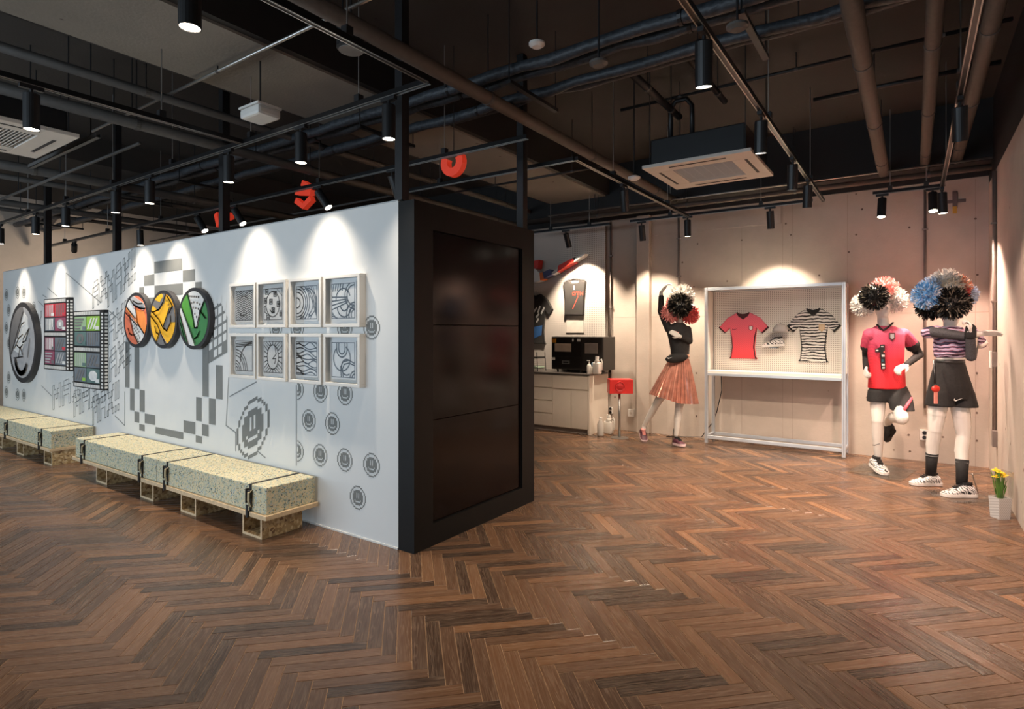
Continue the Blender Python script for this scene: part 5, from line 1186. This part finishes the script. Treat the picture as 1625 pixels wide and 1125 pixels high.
PB = mat('tinsel_black', (0.010, 0.009, 0.008), 0.28, var=0.4, scale=50); PWT = mat('tissue_white', (0.76, 0.72, 0.68), 0.7); PPK = mat('tissue_pink', (0.80, 0.33, 0.30), 0.7); PRD = mat('tissue_coral', (0.72, 0.13, 0.12), 0.7)
PBL = mat('tissue_blue', (0.16, 0.40, 0.78), 0.6, var=0.5, scale=30); PLB = mat('tissue_pale_blue', (0.52, 0.62, 0.80), 0.7, var=0.3, scale=30); POR = mat('tissue_orange', (0.80, 0.34, 0.20), 0.7, var=0.3, scale=25); PCR = mat('tissue_cream', (0.80, 0.72, 0.60), 0.7)
PBK = [PB, mat('tinsel_glint', (0.30, 0.26, 0.20), 0.25)]; PBB = [PBL, PLB, PWT, PLB]; POO = [POR, PCR, PWT]
def frame(v0):
    return lambda px, py, dv=0.0: atV(px, py, v0 + dv)
def head(m, c, tilt=0.0):
    c = Vector(c); loft(m, [(c + Vector((0, 0, -.115)) - FWD * .02, .03, .035), (c + Vector((0, 0, -.10)) - FWD * .02, .045, .055), (c + Vector((0, 0, -.05)) - FWD * .01, .062, .082), (c, .073, .095), (c + Vector((0, 0, .05)), .075, .098), (c + Vector((0, 0, .095)), .058, .075), (c + Vector((0, 0, .118)), .03, .04)])
    capsule(m, c - FWD * .09 + Vector((0, 0, .01)), .008, c - FWD * .108 + Vector((0, 0, -.025)), .012, 8)
    m.ell(c - FWD * .085 + Vector((0, 0, -.062)), .022, .012, .007)
    for s_ in (-1, 1): m.ell(c + RIGHT * (.074 * s_) + Vector((0, 0, -.005)), .010, .02, .03); m.ell(c - FWD * .083 + RIGHT * (.028 * s_) + Vector((0, 0, .018)), .015, .010, .007)
# ---------------- running mannequin in the red number one shirt
V2 = 6.22; J = frame(V2)
p = J(1393, 748); t = thing('mannequin', 'running mannequin in a red jersey with a number one and black shorts', 'mannequin', (p.x, p.y, 0.0))
b = MB()
head(b, J(1399, 487)); capsule(b, J(1400, 500), .052, J(1404, 524), .058)
loft(b, [(J(1408, 628), .13, .10), (J(1408, 612), .15, .11), (J(1406, 590), .125, .095), (J(1405, 560), .15, .11), (J(1405, 538), .165, .11), (J(1406, 522), .13, .08), (J(1405, 516), .06, .05)])
sh1, el1, wr1 = J(1379, 530), J(1375, 566, .16), J(1374, 584, .02)
sh2, el2, wr2 = J(1434, 530), J(1459, 563, .06), J(1438, 579, -.20)
capsule(b, sh1, .050, el1, .038); capsule(b, el1, .038, wr1, .026); capsule(b, sh2, .050, el2, .038); capsule(b, el2, .038, wr2, .026)
hand(b, wr1, (J(1373, 600, -.10) - wr1), RIGHT, 50, 1.0, -1); hand(b, wr2, (J(1416, 590, -.26) - wr2), (FWD * .3 - UP + RIGHT * .3), 45, 1.12, 1)
kn = J(1393, 668, -.03); an = J(1394, 729, .03)
capsule(b, J(1394, 622), .085, J(1393, 645), .074); capsule(b, J(1393, 645), .074, kn, .058); capsule(b, kn, .056, J(1393, 692), .058); capsule(b, J(1393, 692), .058, an, .034); capsule(b, an, .034, J(1392, 742), .034)
kn2 = J(1431, 664, -.30)
capsule(b, J(1424, 625), .088, kn2, .064); capsule(b, kn2, .062, J(1418, 662, .0), .058); capsule(b, J(1418, 662, 0), .058, J(1409, 668, .18), .036); capsule(b, J(1409, 668, .18), .036, J(1408, 682, .26), .032)
remesh(b, 'body', MANN, t, 0.007)
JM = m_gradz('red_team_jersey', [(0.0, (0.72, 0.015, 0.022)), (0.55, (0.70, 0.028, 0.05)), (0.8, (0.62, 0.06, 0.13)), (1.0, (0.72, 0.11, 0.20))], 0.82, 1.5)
s_ = MB()
loft(s_, [(J(1407, 616), .180, .135), (J(1407, 600), .175, .132), (J(1406, 575), .168, .128), (J(1405, 545), .182, .132), (J(1405, 530), .185, .122), (J(1405, 522), .150, .095), (J(1404, 517), .085, .07)], sq=.85)
capsule(s_, J(1380, 531), .070, J(1376, 548, .07), .064); capsule(s_, J(1434, 531), .070, J(1447, 546, .02), .066)
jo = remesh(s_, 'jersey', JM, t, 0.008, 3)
m = MB(); m.tube([J(1392, 515, -.03), J(1397, 521, -.09), J(1402, 524, -.115), J(1410, 519, -.09), J(1417, 512, -.02)], .010, 8); m.build('collar', FABB, jo, smooth=True)
for c0, c1 in ((J(1376, 549, .075), .064), (J(1448, 547, .02), .068)): capsule(m := MB(), c0 - UP * .012, c1, c0 + UP * -.002, c1); m.build('cuff', FABB, jo, smooth=True)
fj = lambda a, b_, d: tuple(J(a, b_, -.150 - d))
def onJ(poly, nm, mm, d=0.0, th=0.006, vv=-.150): MB().prism(poly, lambda a, b_, dd: tuple(J(a, b_, vv - dd)), d - .02, d + th).build(nm, mm, jo)
N1 = mat('number_patchwork', (0.012, 0.012, 0.014), 0.5)
onJ([(1389, 559), (1389, 554), (1396, 551), (1397, 547), (1404, 546.5), (1405, 585), (1398, 586), (1397, 559)], 'number_one', N1, vv=-.136)
for a, b_, c_, d_, mm in [(1390, 555, 1394, 557, PW_), (1398, 549, 1402, 551, PLG), (1399, 563, 1404, 566, PW_), (1399, 570, 1402, 574, mat('number_teal', (0.03, 0.12, 0.16), 0.5)), (1399, 577, 1404, 580, PW_), (1400, 582, 1404, 585, PLG), (1402, 557, 1404, 560, PRD)]: onJ([(a, b_), (c_, b_), (c_, d_), (a, d_)], 'number_patch', mm, .005, .003, vv=-.138)
onJ([(1411, 528), (1421, 528), (1421, 537), (1416, 541), (1411, 537)], 'crest', mat('crest_dark', (0.10, 0.03, 0.04), 0.6), vv=-.134); onJ([(1413, 530), (1419, 530), (1419, 536), (1416, 538), (1413, 536)], 'crest_centre', PLG, .005, .004, vv=-.134)
onJ([(1380, 539), (1384, 539.6), (1386, 537), (1380, 540.5)], 'tick_mark', DKRED, vv=-.12)
sd_ = MB(); capsule(sd_, J(1431, 553, -.0), .012, J(1432, 600, -.0), .012); sd_.build('side_stripe', FABB, jo, smooth=True)
s_ = MB(); loft(s_, [(J(1408, 634), .15, .12), (J(1408, 615), .178, .13), (J(1408, 606), .165, .125)])
loft(s_, [(J(1393, 637, -.01), .108, .10), (J(1394, 620), .10, .10), (J(1399, 606), .06, .07)]); loft(s_, [(J(1432, 651, -.20), .108, .11), (J(1428, 632, -.10), .112, .12), (J(1420, 612), .105, .11)])
so = remesh(s_, 'shorts', FABB, t, 0.008, 3)
PST = mat('pink_stripe', (0.78, 0.10, 0.14), 0.6)
MB().tube([J(1435, 650, -.300), J(1441, 641, -.255), J(1446, 632, -.18)], .016, 8).build('pink_stripe', PST, so, smooth=True)
for nm, pts in (('arm_sleeve', [(J(1376, 548, .06), .052), (el1, .043), (wr1, .030)]), ('arm_sleeve', [(J(1448, 547, .03), .052), (el2, .043), (wr2, .030)])):
    s_ = MB()
    for (a, ra), (c_, rc) in zip(pts, pts[1:]): capsule(s_, a, ra, c_, rc)
    remesh(s_, nm, FABB, t, 0.008, 2)
sneaker('sneaker', t, atZ(1405, 754, .012), atZ(1385, 738, .05), UP, (ZSH, SOLEW, FABB), .056, .115)
sneaker('sneaker', t, J(1406, 699, .30), J(1409, 671, .22), FWD * -1 + UP * .2, (mat('dark_shoe', (0.02, 0.02, 0.022), 0.6), BLK, FABB), .045, .09)
MB().tube([J(1385, 706, -.03), J(1388, 706.5, -.05), J(1396, 704, -.05)], .003, 6).build('tick_mark', BLK, t)
q = [atZ(*c_, .002) for c_ in ((1345, 749), (1370, 736), (1455, 746), (1430, 764))]
MB().add([c_ for c_ in q] + [c_ + UP * .008 for c_ in q], [(3, 2, 1, 0), (4, 5, 6, 7), (0, 1, 5, 4), (1, 2, 6, 5), (2, 3, 7, 6), (3, 0, 4, 7)]).build('base_plate', ACRYL, t)
MB().tube([an + FWD * .05 + UP * .05, Vector(((an + FWD * .08).x, (an + FWD * .08).y, .01))], .006, 8).build('support_rod', STEEL, t)
pompom(t, J(1387, 471, -.14), .135, PBK, 1, 900); pompom(t, J(1403, 460, .02), .135, PPK, 2); pompom(t, J(1419, 476, -.02), .130, PWT, 3); pompom(t, J(1370, 484, .02), .120, PWT, 4); pompom(t, J(1408, 466, .10), .13, PRD, 5)
# ---------------- stretching mannequin with the blue and black hair
V3 = 5.42; J = frame(V3)
p = J(1508, 780); t = thing('mannequin', 'stretching mannequin with blue and black pompom hair and black shorts', 'mannequin', (p.x, p.y, 0.0))
b = MB(); head(b, J(1507, 497)); capsule(b, J(1507, 506), .048, J(1508, 520), .055)
loft(b, [(J(1507, 625), .14, .10), (J(1507, 606), .152, .105), (J(1507, 578), .112, .085), (J(1509, 555), .13, .10), (J(1511, 538), .150, .10), (J(1511, 524), .135, .075), (J(1509, 517), .06, .05)])
shr, elr, wrr = J(1482, 526, -.03), J(1528, 533, -.19), J(1559, 529, -.22)
shl, ell_, wrl = J(1543, 528, .0), J(1541, 566, -.20), J(1540, 531, -.26)
capsule(b, shr, .046, elr, .036); capsule(b, elr, .036, wrr, .025); capsule(b, shl, .046, ell_, .036); capsule(b, ell_, .036, wrl, .026)
hand(b, wrr, J(1586, 528, -.34) - wrr, -UP * .5 - FWD, 12, 1.0, -1); hand(b, wrl, UP + RIGHT * -.05, -RIGHT + FWD * .6, 75, 1.12, 1)
for hp, k0, an_ in (((1490, 628, 0), (1484, 682, .02), (1478, 750, .10)), ((1522, 628, 0), (1529, 690, -.04), (1526, 765, -.12))):
    h_, k_, a_ = J(*hp), J(*k0), J(*an_)
    capsule(b, h_, .084, h_.lerp(k_, .5), .076); capsule(b, h_.lerp(k_, .5), .076, k_, .058); capsule(b, k_, .056, k_.lerp(a_, .35) + FWD * .015, .058); capsule(b, k_.lerp(a_, .35) + FWD * .015, .058, a_, .035)
remesh(b, 'body', MANN, t, 0.007)
CAM = m_wave('purple_black_camo_top', (0.020, 0.020, 0.05), (0.46, 0.40, 0.55), 6.0, 7, 0.30, 0.55, 'Z', (1, 1, 1.5), 0.7, third=(0.42, 0.12, 0.16))
s_ = MB(); loft(s_, [(J(1507, 567), .128, .10), (J(1508, 556), .140, .112), (J(1511, 540), .160, .115), (J(1511, 527), .155, .095), (J(1509, 518), .085, .065)])
capsule(s_, J(1486, 526), .060, J(1472, 528, -.02), .056); capsule(s_, J(1541, 528), .060, J(1556, 544, .03), .055)
to = remesh(s_, 'top', CAM, t, 0.008, 3)
m = MB(); m.tube([J(1554, 543, .03), J(1557, 547.5, .032)], [.058, .058], 18); m.build('sleeve_hem', PWT, to, smooth=True)
MB().tube([J(1490, 565, -.10), J(1500, 561, -.12), J(1509, 562, -.125), J(1518, 559, -.115), J(1526, 563, -.09)], .014, 8).build('knot', CAM, to, smooth=True)
for pts in ([(J(1480, 527, -.05), .050), (elr, .041), (J(1548, 531, -.15), .034)], [(J(1543, 545, -.05), .050), (ell_, .043), (wrl, .036)]):
    s_ = MB()
    for (a, ra), (c_, rc) in zip(pts, pts[1:]): capsule(s_, a, ra, c_, rc)
    remesh(s_, 'mesh_sleeve', SHEER, t, 0.007, 2)
s_ = MB(); capsule(s_, J(1540, 532, -.26), .044, J(1540.5, 521, -.262), .040); wb_ = s_.build('wristband', FABB, t, smooth=True)
swoosh(lambda a, b_, d: tuple(J(1538, 526, -.312 - d) + RIGHT * a + UP * b_), 0, 0, .035, .0, PW_, wb_)
s_ = MB(); loft(s_, [(J(1508, 632), .198, .135), (J(1508, 615), .188, .135), (J(1507, 592), .152, .115), (J(1507, 573), .122, .095)])
loft(s_, [(J(1491, 644), .112, .128), (J(1492, 622), .10, .115), (J(1496, 595), .06, .08)]); loft(s_, [(J(1527, 645, -.02), .118, .13), (J(1524, 622), .105, .115), (J(1518, 595), .06, .08)])
so = remesh(s_, 'shorts', FABB, t, 0.008, 3)
m = MB(); loft(m, [(J(1507, 577), .126, .099), (J(1507, 570), .124, .097)]); m.build('waistband', mat('waistband_black', (0.02, 0.02, 0.02), .5), so, smooth=True)
swoosh(lambda a, b_, d: tuple(J(1521, 634, -.155 - d) + RIGHT * a + UP * b_), 0, 0, .085, .0, PW_, so)
m = MB(); m.tube([J(1482, 572, -.09), J(1483, 590, -.14), J(1484, 609, -.16)], .010, 8); wl = m.build('lanyard', BLK, t, smooth=True)
MB().ell(J(1485, 617, -.165), .038, .018, .032).build('whistle_body', REDP, wl, smooth=True); MB().obox(J(1485, 630, -.165), RIGHT, FWD, UP, .014, .006, .06).build('whistle_strap', mat('coral_strap', (0.70, 0.25, 0.20), .6), wl)
for a0, a1 in (((1479, 719, .07), (1477, 753, .10)), ((1527, 729, -.10), (1526, 770, -.12))):
    m = MB(); m.tube([J(*a0), J(*a0).lerp(J(*a1), .5), J(*a1)], [.052, .046, .043], 18); so2 = m.build('sock', FABB, t, smooth=True)
    m = MB(); q0 = J(a0[0], a0[1] - 1, a0[2]); loft(m, [(q0 - UP * .032, .0525, .0525), (q0 - UP * .024, .053, .053)]); m.build('sock_band', mat('sock_grey', (0.20, 0.20, 0.20), .8), so2)
def gz(px, py, z=0.004): return atZ(px, py, z)
sneaker('sneaker', t, gz(1445, 769), gz(1492, 770), UP, (ZSH, SOLEW, FABB), .052, .115)
sneaker('sneaker', t, gz(1495, 787), gz(1547, 788), UP, (ZSH, SOLEW, FABB), .054, .12)
c_ = atZ(1548, 790, 0.0)
c_ = Vector((min(c_.x, XR - .26), c_.y, 0)); MB().lathe([(.25, .0), (.25, .004)], c_ - RIGHT * .06, 36).build('base_plate', ACRYL, t)
MB().tube([J(1543, 752, -.05), J(1549, 772, -.03), Vector((J(1552, 785, -.02).x, J(1552, 785, -.02).y, .006))], .005, 8).build('support_rod', STEEL, t)
pompom(t, J(1471, 469, -.04), .122, PBB, 11, 900); pompom(t, J(1480, 459, .03), .115, PLB, 18); pompom(t, J(1510, 481, -.13), .145, PBK, 12, 1100); pompom(t, J(1500, 450, .0), .135, PWT, 13, 800); pompom(t, J(1519, 455, -.03), .11, POO, 14); pompom(t, J(1531, 468, .0), .105, PLB, 15); pompom(t, J(1508, 458, -.07), .11, PCR, 19); pompom(t, J(1476, 487, .08), .12, PB, 16); pompom(t, J(1520, 466, -.08), .09, PRD, 17)
# ---------------- dancing mannequin in the pleated skirt
V1 = 7.62; J = frame(V1)
p = J(1075, 703); t = thing('mannequin', 'dancing mannequin in a pleated copper skirt and black top', 'mannequin', (p.x, p.y, 0.0))
b = MB(); head(b, J(1079, 492)); capsule(b, J(1079, 505), .046, J(1078, 518), .052)
loft(b, [(J(1078, 600), .14, .10), (J(1078, 585), .145, .10), (J(1079, 562), .105, .08), (J(1079, 543), .125, .095), (J(1077, 530), .14, .095), (J(1076, 520), .12, .07), (J(1077, 514), .06, .05)])
sa, ea_, wa = J(1060, 521), J(1049, 494, .02), J(1049, 464, -.04)
sb, eb2, wbb = J(1092, 523), J(1094, 541, -.08), J(1079, 534, -.17)
capsule(b, sa, .042, ea_, .034); capsule(b, ea_, .034, wa, .024); capsule(b, sb, .042, eb2, .035); capsule(b, eb2, .034, wbb, .025)
hand(b, wa, UP * .85 + RIGHT * .6, -UP + RIGHT, 34, 1.2, 1); hand(b, wbb, J(1066, 527, -.16) - wbb, FWD, 15, .9, 1)
for h_, k_, a_ in ((J(1084, 600), J(1077, 650, -.02), J(1073, 690, .03)), (J(1068, 600), J(1042, 640, .12), J(1022, 676, .30))):
    capsule(b, h_, .078, h_.lerp(k_, .5), .068); capsule(b, h_.lerp(k_, .5), .068, k_, .052); capsule(b, k_, .050, k_.lerp(a_, .35), .050); capsule(b, k_.lerp(a_, .35), .050, a_, .031)
capsule(b, J(1022, 676, .30), .031, J(1021, 686, .28), .03)
remesh(b, 'body', MANN, t, 0.007)
BT = mat('black_jersey_top', (0.016, 0.015, 0.015), .75, var=.3, scale=40)
s_ = MB(); loft(s_, [(J(1079, 563), .118, .092), (J(1079, 555), .122, .098), (J(1078, 540), .138, .108), (J(1077, 528), .155, .105), (J(1076, 520), .14, .085), (J(1077, 512), .065, .058)])
capsule(s_, J(1061, 522), .054, ea_, .046); capsule(s_, ea_, .045, J(1049, 471, -.03), .034); capsule(s_, J(1091, 523), .054, eb2, .046); capsule(s_, eb2, .045, J(1082, 535.5, -.155), .034)
to = remesh(s_, 'top', BT, t, 0.008, 3)
MB().tube([J(1066, 526, -.135), J(1071, 526, -.155), J(1077, 528.5, -.16)], .009, 8).build('pale_logo', PPK, to, smooth=True)
# pleated skirt
COP = mat('copper_lame', (0.52, 0.23, 0.165), 0.24, 0.6, var=.25, scale=14)
s_ = MB(); n = 132; rs = []
for i in range(13):
    f = i / 12; r = []
    for k in range(n):
        a = 2 * PI * k / n; ca, sa_ = math.cos(a), math.sin(a)
        ru = .118 + (.285 - .118) * f ** .85; rw = .09 + (.20 - .09) * f ** .85
        left = max(0, -ca); rad = 1 + (.045 * f + .012) * (1 if k % 4 < 2 else -1)
        zdrop = f * (.575 - .10 * left + .02 * max(0, ca))
        c0 = J(1078, 568) + RIGHT * (-.05 * f) ; r.append(c0 + RIGHT * (ca * ru * rad - .045 * left * f) + FWD * (sa_ * rw * rad) - UP * zdrop)
    rs.append(r)
s_.rings(rs, cap=False); sk = s_.build('pleated_skirt', COP, t, fixn=True)
sk.modifiers.new('thick', 'SOLIDIFY').thickness = 0.003
# belt bag
s_ = MB(); s_.ell(J(1074, 568, -.13), .150, .05, .064, ax=(RIGHT - UP * -.12).normalized()); bg_ = s_.build('belt_bag', FABB, t, smooth=True)
s_ = MB(); loft(s_, [(J(1079, 567), .124, .098), (J(1079, 562), .123, .097)]); s_.build('bag_strap', mat('copper_strap', (0.55, 0.30, 0.20), .5), bg_, smooth=True)
swoosh(lambda a, b_, d: tuple(J(1063, 568, -.182 - d) + RIGHT * a + UP * b_), 0, 0, .06, .0, PW_, bg_)
MU = mat('plum_shoe', (0.10, 0.03, 0.045), .5); SP = mat('pink_sole', (0.66, 0.47, 0.46), .5)
g1 = lambda px, py, z: atV(px, py, V1) * 1.0 - UP * (atV(px, py, V1).z - z)
hh, tt_ = J(1070, 700, .05), J(1086, 706, -.10); sneaker('sneaker', t, Vector((tt_.x, tt_.y, .012)), Vector((hh.x, hh.y, .012)), UP, (MU, SP, FABB), .047, .10)
hh, tt_ = J(1018, 676, .36), J(1023, 696, .20); sneaker('sneaker', t, Vector((tt_.x, tt_.y, .012)), Vector((hh.x, hh.y, .115)), UP, (MU, SP, PPK), .047, .10)
c_ = Vector((J(1078, 705).x, J(1078, 705).y, 0)); MB().lathe([(.17, .0), (.17, .006)], c_, 36).build('base_plate', ACRYL, t)
MB().tube([J(1069, 680, .06), Vector((J(1067, 700, .07).x, J(1067, 700, .07).y, .008))], .006, 8).build('support_rod', BLK, t)
pompom(t, J(1079, 485, -.14), .150, PBK, 21, 1000, wd=.006); pompom(t, J(1082, 471, .0), .155, PWT, 22, 800); pompom(t, J(1064, 497, -.03), .125, PPK, 23); pompom(t, J(1094, 499, -.02), .125, PRD, 24); pompom(t, J(1072, 482, .08), .12, PPK, 25)
